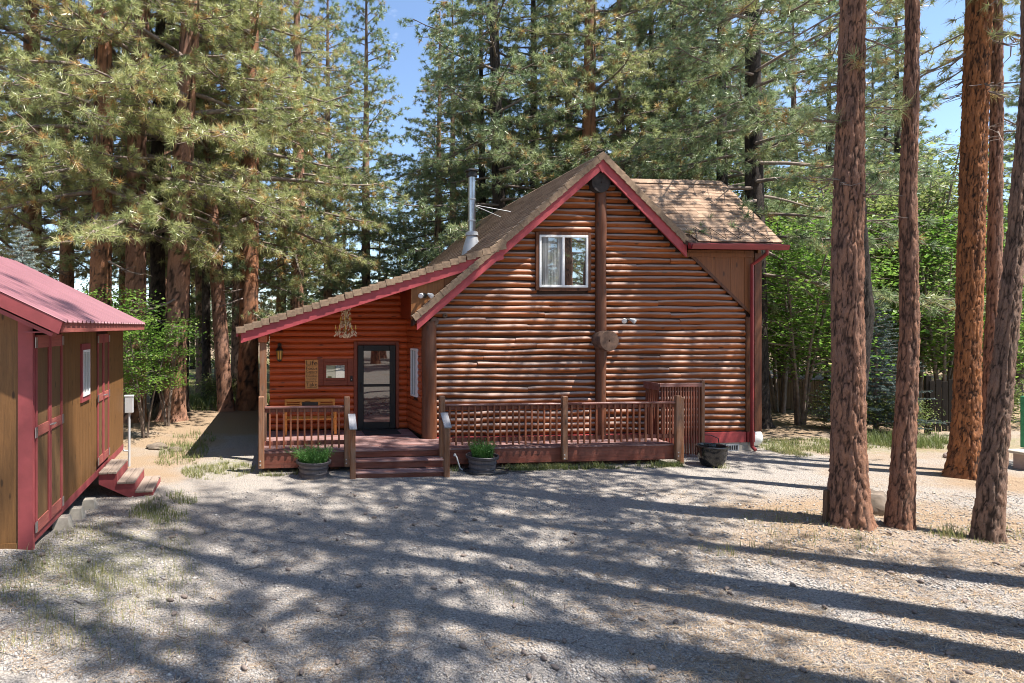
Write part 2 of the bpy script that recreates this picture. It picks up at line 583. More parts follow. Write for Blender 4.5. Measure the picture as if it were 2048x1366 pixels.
def bark(name, plate, furrow, orange):
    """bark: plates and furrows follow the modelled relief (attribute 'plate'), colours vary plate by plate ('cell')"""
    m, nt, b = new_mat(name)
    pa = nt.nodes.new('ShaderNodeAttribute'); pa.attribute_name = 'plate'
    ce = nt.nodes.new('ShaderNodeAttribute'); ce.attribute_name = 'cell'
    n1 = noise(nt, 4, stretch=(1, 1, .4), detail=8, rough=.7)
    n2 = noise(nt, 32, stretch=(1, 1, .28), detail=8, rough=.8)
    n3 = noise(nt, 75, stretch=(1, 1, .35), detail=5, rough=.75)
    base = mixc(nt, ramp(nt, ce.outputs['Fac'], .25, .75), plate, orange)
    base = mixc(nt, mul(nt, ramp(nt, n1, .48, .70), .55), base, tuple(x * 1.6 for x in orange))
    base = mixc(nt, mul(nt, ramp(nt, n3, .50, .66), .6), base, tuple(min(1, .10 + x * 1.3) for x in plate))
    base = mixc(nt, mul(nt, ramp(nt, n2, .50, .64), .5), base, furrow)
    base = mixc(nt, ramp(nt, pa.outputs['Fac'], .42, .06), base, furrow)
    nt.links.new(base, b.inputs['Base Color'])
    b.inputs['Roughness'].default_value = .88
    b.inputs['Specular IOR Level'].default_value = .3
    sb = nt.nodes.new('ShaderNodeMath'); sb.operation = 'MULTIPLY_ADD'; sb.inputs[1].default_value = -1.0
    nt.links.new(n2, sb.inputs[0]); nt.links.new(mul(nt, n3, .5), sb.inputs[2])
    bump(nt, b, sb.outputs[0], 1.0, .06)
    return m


M['bark'] = bark('red_brown_bark', (0.34, 0.185, 0.13), (0.070, 0.040, 0.030), (0.48, 0.24, 0.145))
M['bark_orange'] = bark('orange_bark', (0.24, 0.115, 0.065), (0.045, 0.027, 0.02), (0.38, 0.165, 0.078))
M['bark_bright'] = bark('bright_orange_bark', (0.31, 0.125, 0.055), (0.05, 0.027, 0.019), (0.52, 0.205, 0.075))
M['bark_grey'] = bark('grey_bark', (0.27, 0.175, 0.13), (0.06, 0.04, 0.03), (0.40, 0.24, 0.165))
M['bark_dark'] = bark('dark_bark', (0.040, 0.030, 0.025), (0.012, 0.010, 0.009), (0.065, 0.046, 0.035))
M['bark_slab'] = wood('old_bark_slab', (0.14, 0.085, 0.055), 'z', rough=.9)
M['branch'] = plain('branch_bark', (0.20, 0.155, 0.13), .9, var=.4, scale=9, bmp=.4)


def leafmat(name, stops, trans=0.3, rough=.5, spec=.35):
    m, nt, b = new_mat(name)
    out = nt.nodes['Material Output']
    at = nt.nodes.new('ShaderNodeAttribute'); at.attribute_name = 'tint'
    cr = nt.nodes.new('ShaderNodeValToRGB')
    e = cr.color_ramp.elements
    e[0].position, e[0].color = stops[0][0], stops[0][1] + (1,)
    e[1].position, e[1].color = stops[-1][0], stops[-1][1] + (1,)
    for p, c in stops[1:-1]:
        k = e.new(p); k.color = c + (1,)
    nt.links.new(at.outputs['Fac'], cr.inputs['Fac'])
    nt.links.new(cr.outputs['Color'], b.inputs['Base Color'])
    b.inputs['Roughness'].default_value = rough
    b.inputs['Specular IOR Level'].default_value = spec
    tr = nt.nodes.new('ShaderNodeBsdfTranslucent')
    nt.links.new(cr.outputs['Color'], tr.inputs['Color'])
    mx = nt.nodes.new('ShaderNodeMixShader'); mx.inputs[0].default_value = trans
    nt.links.new(b.outputs[0], mx.inputs[1]); nt.links.new(tr.outputs[0], mx.inputs[2])
    nt.links.new(mx.outputs[0], out.inputs['Surface'])
    return m


M['needle'] = leafmat('pine_needles', [(0, (0.15, 0.20, 0.075)), (.35, (0.335, 0.38, 0.155)), (.75, (0.54, 0.545, 0.25)), (.90, (0.50, 0.43, 0.19)), (1, (0.52, 0.30, 0.11))], .38, .35, .7)
M['needle_blue'] = leafmat('blue_green_pine_needles', [(0, (0.12, 0.18, 0.085)), (.5, (0.27, 0.345, 0.17)), (.88, (0.44, 0.475, 0.22)), (.96, (0.40, 0.34, 0.16)), (1, (0.44, 0.26, 0.11))], .38, .35, .7)
M['spruce'] = leafmat('blue_spruce_needles', [(0, (0.22, 0.29, 0.27)), (1, (0.52, 0.60, 0.57))], .35)
M['spruce_dk'] = leafmat('dark_spruce_needles', [(0, (0.040, 0.070, 0.065)), (1, (0.12, 0.17, 0.16))], .15)
M['maple'] = leafmat('bright_maple_leaves', [(0, (0.065, 0.15, 0.022)), (.6, (0.17, 0.31, 0.05)), (1, (0.30, 0.42, 0.09))], .55, .45)
M['broad'] = leafmat('olive_broad_leaves', [(0, (0.07, 0.115, 0.032)), (.6, (0.21, 0.27, 0.08)), (1, (0.38, 0.40, 0.14))], .55, .45)
M['herb'] = leafmat('herb_leaves', [(0, (0.05, 0.15, 0.03)), (.6, (0.10, 0.25, 0.05)), (1, (0.20, 0.34, 0.10))], .35)
M['grass'] = leafmat('grass_blades', [(0, (0.11, 0.16, 0.045)), (.5, (0.22, 0.24, 0.085)), (1, (0.42, 0.36, 0.18))], .35)
M['twig'] = leafmat('dry_twigs', [(0, (0.25, 0.21, 0.15)), (1, (0.42, 0.38, 0.28))], .1)
M['litter'] = leafmat('fallen_needles', [(0, (0.22, 0.145, 0.09)), (.6, (0.37, 0.265, 0.165)), (1, (0.54, 0.43, 0.30))], .1, .6)

# gravel stones
m, nt, b = new_mat('gravel_stone')
at = nt.nodes.new('ShaderNodeAttribute'); at.attribute_name = 'tint'
cr = nt.nodes.new('ShaderNodeValToRGB')
e = cr.color_ramp.elements
e[0].position, e[0].color = 0, (0.15, 0.14, 0.135, 1)
e[1].position, e[1].color = 1, (0.56, 0.52, 0.47, 1)
k = e.new(.5); k.color = (0.32, 0.30, 0.285, 1)
k = e.new(.85); k.color = (0.44, 0.40, 0.36, 1)
nt.links.new(at.outputs['Fac'], cr.inputs['Fac'])
nt.links.new(cr.outputs['Color'], b.inputs['Base Color'])
b.inputs['Roughness'].default_value = .85
M['gravel'] = m

# ground: gravel drive, needle duff, forest floor and thin turf by place
m, nt, b = new_mat('ground_gravel_and_duff')
tc = nt.nodes.new('ShaderNodeTexCoord'); P = tc.outputs['Object']
fine = noise(nt, 55, vec=P, detail=4, rough=.7)
mid = noise(nt, 9, vec=P, detail=5)
big = noise(nt, .55, vec=P, detail=5)
cells = noise(nt, 42, vec=P, kind='F1')
gr = mixc(nt, ramp(nt, fine, .3, .7), (0.20, 0.180, 0.160), (0.50, 0.452, 0.40))
gr = mixc(nt, mul(nt, ramp(nt, cells, .45, .75), .6), gr, (0.09, 0.082, 0.078))
gr = mixc(nt, mul(nt, ramp(nt, mid, .45, .7), .35), gr, (0.40, 0.33, 0.27))
duff = mixc(nt, ramp(nt, fine, .3, .7), (0.17, 0.115, 0.075), (0.42, 0.31, 0.205))
du = nt.nodes.new('ShaderNodeAttribute'); du.attribute_name = 'duff'
tu = nt.nodes.new('ShaderNodeAttribute'); tu.attribute_name = 'turf'
dn = nt.nodes.new('ShaderNodeMath'); dn.operation = 'ADD'
nt.links.new(du.outputs['Fac'], dn.inputs[0])
sh = nt.nodes.new('ShaderNodeMath'); sh.operation = 'MULTIPLY_ADD'; sh.inputs[1].default_value = 1.6; sh.inputs[2].default_value = -.8
mm = mixc(nt, .5, big, mid)
nt.links.new(big, sh.inputs[0]); nt.links.new(sh.outputs[0], dn.inputs[1])
base = mixc(nt, ramp(nt, dn.outputs[0], .30, .75), gr, duff)
turf = mixc(nt, ramp(nt, fine, .3, .7), (0.085, 0.105, 0.030), (0.26, 0.25, 0.10))
tn = nt.nodes.new('ShaderNodeMath'); tn.operation = 'ADD'
sh2 = nt.nodes.new('ShaderNodeMath'); sh2.operation = 'MULTIPLY_ADD'; sh2.inputs[1].default_value = 1.4; sh2.inputs[2].default_value = -.7
nt.links.new(mid, sh2.inputs[0]); nt.links.new(tu.outputs['Fac'], tn.inputs[0]); nt.links.new(sh2.outputs[0], tn.inputs[1])
base = mixc(nt, mul(nt, ramp(nt, tn.outputs[0], .3, .8), .8), base, turf)
nt.links.new(base, b.inputs['Base Color'])
b.inputs['Roughness'].default_value = .93
b.inputs['Specular IOR Level'].default_value = .2
hh = nt.nodes.new('ShaderNodeMath'); hh.operation = 'SUBTRACT'
nt.links.new(fine, hh.inputs[0]); nt.links.new(cells, hh.inputs[1])
bump(nt, b, hh.outputs[0], .8, .02)
M['ground'] = m

# ------------------------------------------------------------------ ground
SHED_N = np.array([-3.83, 7.34]); SD = np.array([-0.172, 0.985]); SW = np.array([0.985, 0.172])


def smooth(a, b, x):
    t = np.clip((x - a) / (b - a), 0, 1)
    return t * t * (3 - 2 * t)


def ground_z(x, y):
    x = np.asarray(x, float); y = np.asarray(y, float)
    # bank along the shed, highest at its near corner
    s = (x - SHED_N[0]) * SD[0] + (y - SHED_N[1]) * SD[1]
    w = (x - SHED_N[0]) * SW[0] + (y - SHED_N[1]) * SW[1]
    z = 0.36 * (1 - smooth(-.2, 3.4, s)) * (1 - smooth(-.3, 2.9, w)) * smooth(-7, -3.0, s)
    n = (fbm(x * .35, y * .35, 3) - .47) * .16 + (fbm(x * 1.4, y * 1.4, 9) - .47) * .05
    calm = (1 - smooth(10.5, 12.0, y)) + smooth(24, 34, y)
    z = z + n * (.25 + .75 * calm)
    # low mound at the two near pines, slight rise of the wood floor far behind
    z = z + .09 * np.exp(-((x - 7.9) ** 2 + (y - 9.0) ** 2) / 1.6)
    z = z + 2.2 * smooth(30, 120, y)
    return z


def gz(x, y):
    return float(ground_z(np.array([x]), np.array([y]))[0])


def axis_lines(lo, hi, step, far_lo, far_hi, g=1.28):
    a = list(np.arange(lo, hi + 1e-6, step))
    s = step
    while a[-1] < far_hi:
        s *= g; a.append(a[-1] + s)
    s = step; pre = []
    p = lo
    while p > far_lo:
        s *= g; p -= s; pre.append(p)
    return np.array(pre[::-1] + a)


gx = axis_lines(-10, 18, .14, -500, 500)
gy = axis_lines(3.2, 24, .14, -400, 700)
GX, GY = np.meshgrid(gx, gy)
GZ = ground_z(GX, GY)
nx, ny = len(gx), len(gy)
verts = np.stack([GX.ravel(), GY.ravel(), GZ.ravel()], 1)
ii, jj = np.meshgrid(np.arange(nx - 1), np.arange(ny - 1))
a_ = (jj * nx + ii).ravel()
quads = np.stack([a_, a_ + 1, a_ + nx + 1, a_ + nx], 1)
fx_, fy_ = GX.ravel(), GY.ravel()
TREES_NEAR = [(7.7, 9.15), (8.32, 9.04), (12.6, 12.24), (9.2, 8.58)]
duff = np.zeros(len(verts))
for (tx, ty) in TREES_NEAR:
    duff = np.maximum(duff, .72 * np.exp(-((fx_ - tx) ** 2 + (fy_ - ty) ** 2) / 6.0))
duff = np.maximum(duff, .20 * smooth(2.0, 8.0, fx_ + (8 - fy_) * .9) * (1 - smooth(8.5, 10, fy_)))
duff = np.maximum(duff, .95 * smooth(15.5, 18.5, fy_))
duff = np.maximum(duff, .75 * smooth(-2.2, -4.2, fx_) * smooth(10.5, 12.5, fy_))
duff = np.maximum(duff, .55 * smooth(9.5, 12, fx_) * smooth(13.0, 14.5, fy_))
turf = .55 * np.exp(-((fx_ + 3.0) ** 2 / 1.6 + (fy_ - 7.2) ** 2 / 5.0))
turf = np.maximum(turf, .55 * np.exp(-((fx_ + 2.6) ** 2 / .9 + (fy_ - 13.2) ** 2 / 1.6)))
turf = np.maximum(turf, .5 * smooth(9.8, 11, fx_) * smooth(14.0, 15.0, fy_) * (1 - smooth(16.2, 17.5, fy_)))
turf = np.maximum(turf, .9 * smooth(25.0, 30, fy_) * smooth(4, -2, fx_) * (1 - smooth(48, 60, fy_)))
lx = (fx_ - HOUSE.x) * HC + (fy_ - HOUSE.y) * HS
ly = -(fx_ - HOUSE.x) * HS + (fy_ - HOUSE.y) * HC
turf = np.maximum(turf, .42 * np.exp(-((ly + 1.45) / .28) ** 2) * (lx > -4.2) * (lx < 1.2))
ground = link('ground', np_mesh('ground', verts, quads, M['ground'], {'duff': duff, 'turf': turf}, smooth=True))
tag(ground, 'gravel drive scattered with brown pine needles before the cabin', 'ground', kind='structure')

# ------------------------------------------------------------------ cabin
cabin = empty('log_cabin', HOUSE, TH, 'red-brown log cabin with steep gable, rose trim and tan shingle roof', 'cabin')
AX, AZ, SL, SR = -0.12, 7.25, 0.852, 0.95       # apex and the two pitches of the gable
PJX, PJZ, PEX, PEZ = -2.6, 5.03, -8.74, 3.06      # porch roof: where it leaves the gable, and its eave
PS = (PJZ - PEZ) / (PJX - PEX)
FY = -0.22                                        # front plane of the roof edge


def zl(x): return AZ - SL * (AX - x)
def zr(x): return AZ - SR * (x - AX)
def zp(x): return PEZ + PS * (x - PEX)


body = MB().prism([(-4.35, -.3), (3.95, -.3), (3.95, .47), (4.10, .47), (4.10, 4.9), (2.25, 4.92), (AX, 6.97), (-4.35, 3.42)], .045, 9.0).build('wall', M['body'], cabin)
annex = MB().prism([(-8.06, -.3), (-4.36, -.3), (-4.36, 4.25), (-8.06, 3.05)], 1.36, 9.0).build('wall', M['body'], cabin)


def log_piece(parent, p0, p1, out, zc, hz, depth, mat, seed, wob=.06, name='log', nseg=None, endcap=True, zw=.016):
    """half-round log course between two plan points, bulging towards out"""
    p0 = Vector(p0); p1 = Vector(p1); out = Vector(out)
    L = (p1 - p0).length
    n = nseg or max(3, int(L / .22))
    d = (p1 - p0) / L
    ang = np.radians(np.array([-100, -78, -52, -26, 0, 26, 52, 78, 100]))
    vs = []; fs = []
    ts = np.linspace(0, L, n + 1)
    s1 = vnoise(ts * 1.6 + seed * 7.3, ts * 0 + seed, 5) - .5
    s2 = vnoise(ts * 3.1 + seed * 3.7, ts * 0 + seed, 8) - .5
    s3 = vnoise(ts * 0.8 + seed * 5.1, ts * 0 + seed, 12) - .5
    m_ = len(ang)
    for k, t in enumerate(ts):
        endr = 1.0
        if endcap and (k == 0 or k == n): endr = .86
        f = (1 + wob * 2.0 * s1[k] + wob * s2[k]) * endr
        dz = zw * s3[k]
        q = p0 + d * t
        for a in ang:
            r = depth * math.cos(a) * f
            vs.append((q.x + out.x * r, q.y + out.y * r, zc + dz + hz * math.sin(a) * min(f, 1.03)))
    for k in range(n):
        for i in range(m_ - 1):
            a0 = k * m_ + i
            fs.append((a0, a0 + m_, a0 + m_ + 1, a0 + 1))
    fs.append(tuple(range(m_))); fs.append(tuple(range(n * m_ + m_ - 1, n * m_ - 1, -1)))
    mb = MB(); mb.add(vs, fs)
    return mb.build(name, mat, parent, smooth=True)


# log courses of the gable wall
PITCH = .148
front_wall = MB().box(-4.30, 3.74, .006, .043, .30, 2.4).build('log_wall', M['body'], cabin)
z = .47 + PITCH / 2
i = 0
WX0, WX1, WZ0, WZ1 = -1.64, -.34, 3.98, 5.32
while z < 6.72:
    xl = max(-4.22, AX - (AZ - .34 - z) / SL)
    xr = 2.23 + (4.87 - z) / .908 if z < 4.9 else AX + (AZ - .34 - z) / SR
    xr = min(3.75, xr)
    spans = []
    if WZ0 - PITCH * .45 < z < WZ1 + PITCH * .45:
        if xl < WX0 - .1: spans.append((xl, WX0))
        spans.append((WX1, -.165))
    else:
        spans.append((xl, -.165))
    spans.append((.115, xr))
    for (a, bq) in spans:
        if bq - a < .12: continue
        cuts = [a, bq]
        if bq - a > 2.2 and rnd.random() < .45:
            cuts.insert(1, a + (bq - a) * rnd.uniform(.25, .75))
        for c0_, c1_ in zip(cuts, cuts[1:]):
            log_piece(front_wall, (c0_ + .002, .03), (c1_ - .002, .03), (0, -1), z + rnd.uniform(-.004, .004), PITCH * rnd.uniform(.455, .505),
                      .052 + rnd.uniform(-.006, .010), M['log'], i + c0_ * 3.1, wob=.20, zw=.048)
    z += PITCH; i += 1

# porch back wall
porch_wall = MB().box(-8.02, -4.5, 1.335, 1.358, .40, 2.9).build('porch_wall', M['body'], cabin)
PP = .157
z = .47 + PP / 2; i = 0
while z < 4.3:
    x0 = max(-8.06, PEX + (z + .12 - (PEZ - .2)) / PS) if z > 2.75 else -8.06
    spans = [(x0, -4.45)]
    if z < 2.66: spans = [(x0, -5.93), (-4.76, -4.45)]
    if 1.58 < z < 2.26: spans = [(x0, -6.86), (-4.76, -4.45)]
    for (a, bq) in spans:
        if bq - a < .1: continue
        log_piece(porch_wall, (a, 1.33), (bq, 1.33), (0, -1), z, PP * .51, .062, M['log_porch'], i + a * 2.3, wob=.025, endcap=False)
    z += PP; i += 1
# porch side wall, running back from the corner post
side_wall = MB().prism([(-4.37, .10), (-4.33, .10), (-4.40, 1.26), (-4.50, 1.26)], .40, 3.25, 'z').build('porch_side_wall', M['body'], cabin)
sd_ = Vector((-.13, 1.16)).normalized(); so_ = (-sd_.y, sd_.x)
z = .47 + PP / 2; i = 0
while z < 3.3:
    sp = [((-4.38, .12), (-4.505, 1.25))]
    if 1.32 < z < 2.58: sp = [((-4.38, .12), (-4.408, .40)), ((-4.455, .84), (-4.505, 1.25))]
    for a, bq in sp:
        log_piece(side_wall, a, bq, so_, z, PP * .51, .06, M['log_side'], i * 2.1 + a[1], wob=.025, endcap=False)
    z += PP; i += 1
sw = MB().box(-.025, .0, .0, .44, 1.36, 2.54)
swm = Matrix.Translation((-4.465, .40, 0)) @ Matrix.Rotation(math.atan2(.13, 1.16), 4, 'Z')
side_win = MB()
for (y0, y1, z0, z1) in ((0, .44, 1.36, 1.41), (0, .44, 2.49, 2.54), (0, .045, 1.41, 2.49), (.395, .44, 1.41, 2.49), (.2, .235, 1.41, 2.49)):
    side_win.box(-.04, .02, y0, y1, z0, z1, mat=swm)
side_win = side_win.build('window', M['white'], cabin)
MB().box(-.012, .01, .045, .395, 1.41, 2.49, mat=swm).build('pane', M['pane_dark'], side_win)

# posts and big log ends
def upright(name, x, y, z0, z1, r, mat, seed, parent=cabin, flat=0):
    n = max(4, int((z1 - z0) / .3))
    zs = np.linspace(z0, z1, n)
    pts = [(x + .02 * (vnoise(q * .7 + seed, seed, 2) - .5), y, q) for q in zs]
    rr = [r * (1 + .12 * (vnoise(q * 1.3 + seed * 2, seed, 4) - .5)) for q in zs]
    mb = MB().tube(pts, rr, 18)
    return mb.build(name, mat, parent, smooth=True)


upright('corner_post', -4.28, -.03, .452, 3.20, .175, M['log_v'], 3)
upright('gable_post', -.025, -.01, .452, 6.45, .128, M['log_v'], 8)


def log_end(x, y0, y1, z, r, name, matend):
    mb = MB()
    n = 26
    vs = []; fs = []
    prof = [(y1, r), (y0 + .02, r * 1.0), (y0, r * .96), (y0 - .002, r * .6), (y0 - .002, 0.02)]
    for k, (yy, rr) in enumerate(prof):
        for i in range(n):
            t = 2 * math.pi * i / n
            q = rr * (1 + .015 * math.sin(3 * t + x) + .01 * math.sin(7 * t))
            vs.append((x + q * math.cos(t), yy, z + q * math.sin(t)))
    for k in range(len(prof) - 1):
        for i in range(n):
            fs.append((k * n + i, k * n + (i + 1) % n, (k + 1) * n + (i + 1) % n, (k + 1) * n + i)[::-1])
    mb.add(vs, fs)
    return mb.build(name, matend, cabin, smooth=True)


log_end(-.10, -.17, .06, 6.55, .245, 'ridge_log', M['log_end_dark'])
log_end(-.01, -.38, .06, 2.74, .245, 'floor_log', M['log_end'])
log_end(-4.18, -.16, .06, 3.20, .10, 'eave_log', M['log_end'])
log_end(-3.9, -.06, .06, 3.34, .055, 'eave_log', M['log_end'])
MB().tube([(3.9, .12, 3.07), (4.27, .12, 3.06)], [.065, .06], 12).build('purlin_log', M['log_end'], cabin, smooth=True)

# roof slabs
def slope_slab(x0, z0, x1, z1, y0, y1, th):
    return MB().prism([(x0, z0), (x1, z1), (x1, z1 - th), (x0, z0 - th)], y0, y1)


roof = slope_slab(AX, AZ - .05, PJX - .12, zl(PJX - .12) - .05, FY + .01, 9.0, .20).build('roof', M['body'], cabin)
slope_slab(PJX - .12, zl(PJX - .12) - .05, -4.70, zl(-4.70) - .05, FY + .01, .10, .20).build('roof_lip', M['body'], roof)
slope_slab(AX, AZ - .05, 2.02, zr(2.02) - .05, FY + .01, 9.0, .20).build('roof_slope', M['body'], roof)
slope_slab(PJX + .15, zp(PJX + .15) - .05, PEX + .02, zp(PEX + .02) - .05, FY + .01, 9.0, .14).build('porch_roof', M['log_side'], roof)

# wing roof: ridge across, slope towards the drive
WE_Y, WE_Z, WR_Y, WR_Z = -.36, 5.13, 1.66, 7.08
WXR = 4.46
wr_ = MB()
xe, xt = 2.04, (AZ - WR_Z) / SR + AX - .1
wr_.add([(xe, WE_Y, WE_Z - .03), (WXR - .03, WE_Y, WE_Z - .03), (WXR - .03, WR_Y, WR_Z - .03), (xt, WR_Y, WR_Z - .03),
         (xe, WE_Y, WE_Z - .13), (WXR - .03, WE_Y, WE_Z - .13), (WXR - .03, WR_Y, WR_Z - .15), (xt, WR_Y, WR_Z - .15)],
        [(0, 1, 2, 3), (7, 6, 5, 4), (0, 4, 5, 1), (1, 5, 6, 2), (2, 6, 7, 3), (3, 7, 4, 0)])
by_ = 2 * WR_Y - WE_Y
wr_.add([(xt, WR_Y, WR_Z - .03), (WXR - .03, WR_Y, WR_Z - .03), (WXR - .03, by_, WE_Z - .03), (xt, by_, WE_Z - .03), (xt, by_, WE_Z - .13), (WXR - .03, by_, WE_Z - .13)], [(0, 1, 2, 3), (3, 2, 5, 4)])
wr_.build('wing_roof', M['body'], roof)
MB().prism([(WE_Y + .3, WE_Z - .1), (WR_Y, WR_Z - .16), (by_ - .3, WE_Z - .1), (by_ - .3, 3.2), (WE_Y + .42, 3.2)], 4.06, 4.13, 'x').build('wing_gable', M['ply'], cabin)

# separate shingles: wing slope
def shingle_mesh(w, l, t, drop=0.0):
    mb = MB()
    mb.add([(0, 0, 0), (w, 0, 0), (w, l, -.006), (0, l, -.006), (0, 0, -t), (w, 0, -t), (w, l, -t - .004), (0, l, -t - .004)],
           [(0, 1, 2, 3), (0, 4, 5, 1), (1, 5, 6, 2), (0, 3, 7, 4), (3, 2, 6, 7), (4, 7, 6, 5)])
    return mb.mesh('shingle', M['shingle'])


wl_ = math.hypot(WR_Y - WE_Y, WR_Z - WE_Z)
wang = math.atan2(WR_Z - WE_Z, WR_Y - WE_Y)
sm = [shingle_mesh(w, .26, .016) for w in (.27, .31, .35)]
nrow = 19
for r in range(nrow):
    s0 = wl_ * r / nrow
    yy = WE_Y + math.cos(wang) * s0; zz = WE_Z + math.sin(wang) * s0
    xs = (AZ - zz) / SR + AX + (.02 if yy < FY + .05 else -.12)
    x = WXR + .015 - rnd.uniform(0, .01)
    cutw = rnd.uniform(0, .3)
    while x > xs + (.2 if yy < FY + .05 else 0):
        k = rnd.randrange(3); w = (.27, .31, .35)[k]
        x -= w + .006
        dy = rnd.uniform(-.012, .012)
        link('shingle', sm[k], roof, (x, yy + dy * math.cos(wang), zz + dy * math.sin(wang) + .012 + rnd.uniform(0, .006)), (wang - .05, rnd.uniform(-.006, .006), 0))
# ridge caps of the wing
capm = MB(); capm.add([(0, -.13, -.11), (.28, -.13, -.11), (.28, 0, .02), (0, 0, .02), (0, .13, -.11), (.28, .13, -.11)], [(0, 1, 2, 3), (3, 2, 5, 4)])
capm = capm.mesh('ridge_shingle', M['shingle'])
x = .1
while x < WXR - .2:
    link('ridge_shingle', capm, roof, (x, WR_Y, WR_Z + .02), (0, -.04, rnd.uniform(-.01, .01))); x += .22

# the many shingles of the left slopes, seen edge-on
def shingle_field(p_top, p_bot, y0, y1, seed):
    r_ = np.random.default_rng(seed)
    (xt, zt), (xb, zb) = p_top, p_bot
    L = math.hypot(xb - xt, zb - zt); n = int(L / .14)
    ux, uz = (xt - xb) / L, (zt - zb) / L
    nxn, nzn = (-uz, ux) if ux > 0 else (uz, -ux)
    V = []; T = []; C = []
    for k in range(n):
        y = y0 - r_.uniform(0, .3)
        while y < y1:
            w = r_.uniform(.25, .36)
            a0 = L * k / n + r_.uniform(-.008, .008); a1 = a0 + L / n * 1.5
            h0 = .026 + r_.uniform(0, .008); h1 = .004
            ya, yb = max(y, y0), min(y + w - .006, y1)
            if yb - ya > .03:
                o = len(V)
                for (a, h) in ((a0, h0), (a1, h1), (a0, 0)):
                    for yy in (ya, yb):
                        V.append((xb + ux * a + nxn * h, yy, zb + uz * a + nzn * h)); C.append(0)
                tt = r_.uniform()
                C[-6:] = [tt] * 6
                T += [(o, o + 1, o + 3, o + 2), (o + 4, o + 5, o + 1, o)]
            y += w
    return np.array(V), np.array(T), np.array(C)


V1, T1, C1 = shingle_field((AX, AZ - .04), (PJX - .1, zl(PJX - .1) - .04), FY, 9.0, 3)
V2, T2, C2 = shingle_field((PJX + .1, zp(PJX + .1) - .04), (PEX, zp(PEX) - .04), FY, 9.0, 4)
V = np.concatenate([V1, V2]); T = np.concatenate([T1, T2 + len(V1)]); C = np.concatenate([C1, C2])
so = link('shingle_field', np_mesh('shingle_field', V, T, M['shingle'], {'tint': C}), roof)
so['kind'] = 'stuff'

# rake edges: folded shingles over a rose fascia board
def rake_piece(l):
    mb = MB()
    mb.bbox(-.002, l, -.014, .16, -.014, .014, .003)
    mb.bbox(0, l - .012, -.018, .004, -.135, -.008, .003)
    return mb.mesh('rake_shingle', M['rake_shingle'])


rp = [rake_piece(l) for l in (.19, .205, .22)]


def rake_run(xa, za, xb, zb, step, tilt):
    """shingles from the lower end a up to the upper end b"""
    L = math.hypot(xb - xa, zb - za); ang = math.atan2(zb - za, xb - xa)
    t = 0.0
    while t < L - .08:
        k = rnd.randrange(3)
        link('rake_shingle', rp[k], roof, (xa + math.cos(ang) * t, FY - .055 + rnd.uniform(-.004, .004), za + math.sin(ang) * t + .004),
             (rnd.uniform(-.04, .04), -(ang - tilt + rnd.uniform(-.03, .03)), 0))
        t += step * rnd.uniform(.94, 1.06)


rake_run(-4.74, zl(-4.74), AX - .05, zl(AX - .05), .178, .10)
# right side is laid the other way round
L = math.hypot(2.06 - AX, zr(2.06) - AZ); ang = math.atan2(zr(2.06) - AZ, 2.06 - AX)
t = .0
while t < L - .1:
    k = rnd.randrange(3)
    link('rake_shingle', rp[k], roof, (AX + math.cos(ang) * t, FY - .055 + rnd.uniform(-.004, .004), AZ + math.sin(ang) * t), (rnd.uniform(-.04, .04), -ang - .10 + rnd.uniform(-.02, .02), 0))
    t += .178
L = math.hypot(PJX - PEX, PJZ - PEZ)
rake_run(PEX - .03, zp(PEX - .03), PJX + .05, zp(PJX + .05), .20, .17)


def fascia(name, xa, za, xb, zb, top, h, y0, y1, mat, plumb=True):
    MB().prism([(xa, za - top), (xb, zb - top), (xb, zb - top - h), (xa, za - top - h)], y0, y1).build(name, mat, cabin)


fascia('rake_fascia', -4.62, zl(-4.62), AX - .001, AZ, .15, .27, FY - .035, FY + .005, M['fascia'])
fascia('rake_fascia', AX + .001, AZ, 2.03, zr(2.03), .15, .29, FY - .035, FY + .005, M['fascia'])
MB().prism([(AX - .14, AZ - .25), (AX, AZ - .13), (AX + .14, AZ - .25), (AX, AZ - .50)], FY - .042, FY - .0355).build('peak_trim', M['fascia'], cabin)
fascia('porch_fascia', PEX + .08, zp(PEX + .08), PJX + .05, zp(PJX + .05), .12, .26, FY - .03, FY + .005, M['fascia'])
MB().box(PEX - .02, PEX + .02, FY - .02, 9.0, zp(PEX) - .21, zp(PEX) - .055).build('eave_fascia', M['fascia'], cabin)

# bulkhead between the porch roof and the lower gable rake
def clip_poly_strip(poly, x0, x1):
    def clip(ps, f):
        out = []
        for a, bq in zip(ps, ps[1:] + ps[:1]):
            fa, fb = f(a), f(bq)
            if fa >= 0: out.append(a)
            if fa * fb < 0:
                t = fa / (fa - fb); out.append((a[0] + (bq[0] - a[0]) * t, a[1] + (bq[1] - a[1]) * t))
        return out
    ps = clip(poly, lambda p: p[0] - x0)
    return clip(ps, lambda p: x1 - p[0]) if ps else ps


bulk = MB().prism([(-4.72, 3.28), (-4.36, 3.28), (-3.0, 4.45), (-3.0, 4.7), (-4.72, 4.18)], -.12, 1.3).build('bulkhead', M['ply_red'], cabin)
pol = [(-4.74, 3.25), (-4.40, 3.25), (-2.8, 4.62), (-2.8, 4.85), (-4.74, 4.30)]
for x0, x1 in ((-4.74, -4.345), (-4.335, -3.945), (-3.935, -3.5), (-3.49, -2.82)):
    ps = clip_poly_strip(pol, x0, x1)
    if len(ps) > 2:
        MB().prism(ps, -.15, -.125).build('siding_panel', M['ply'], bulk)

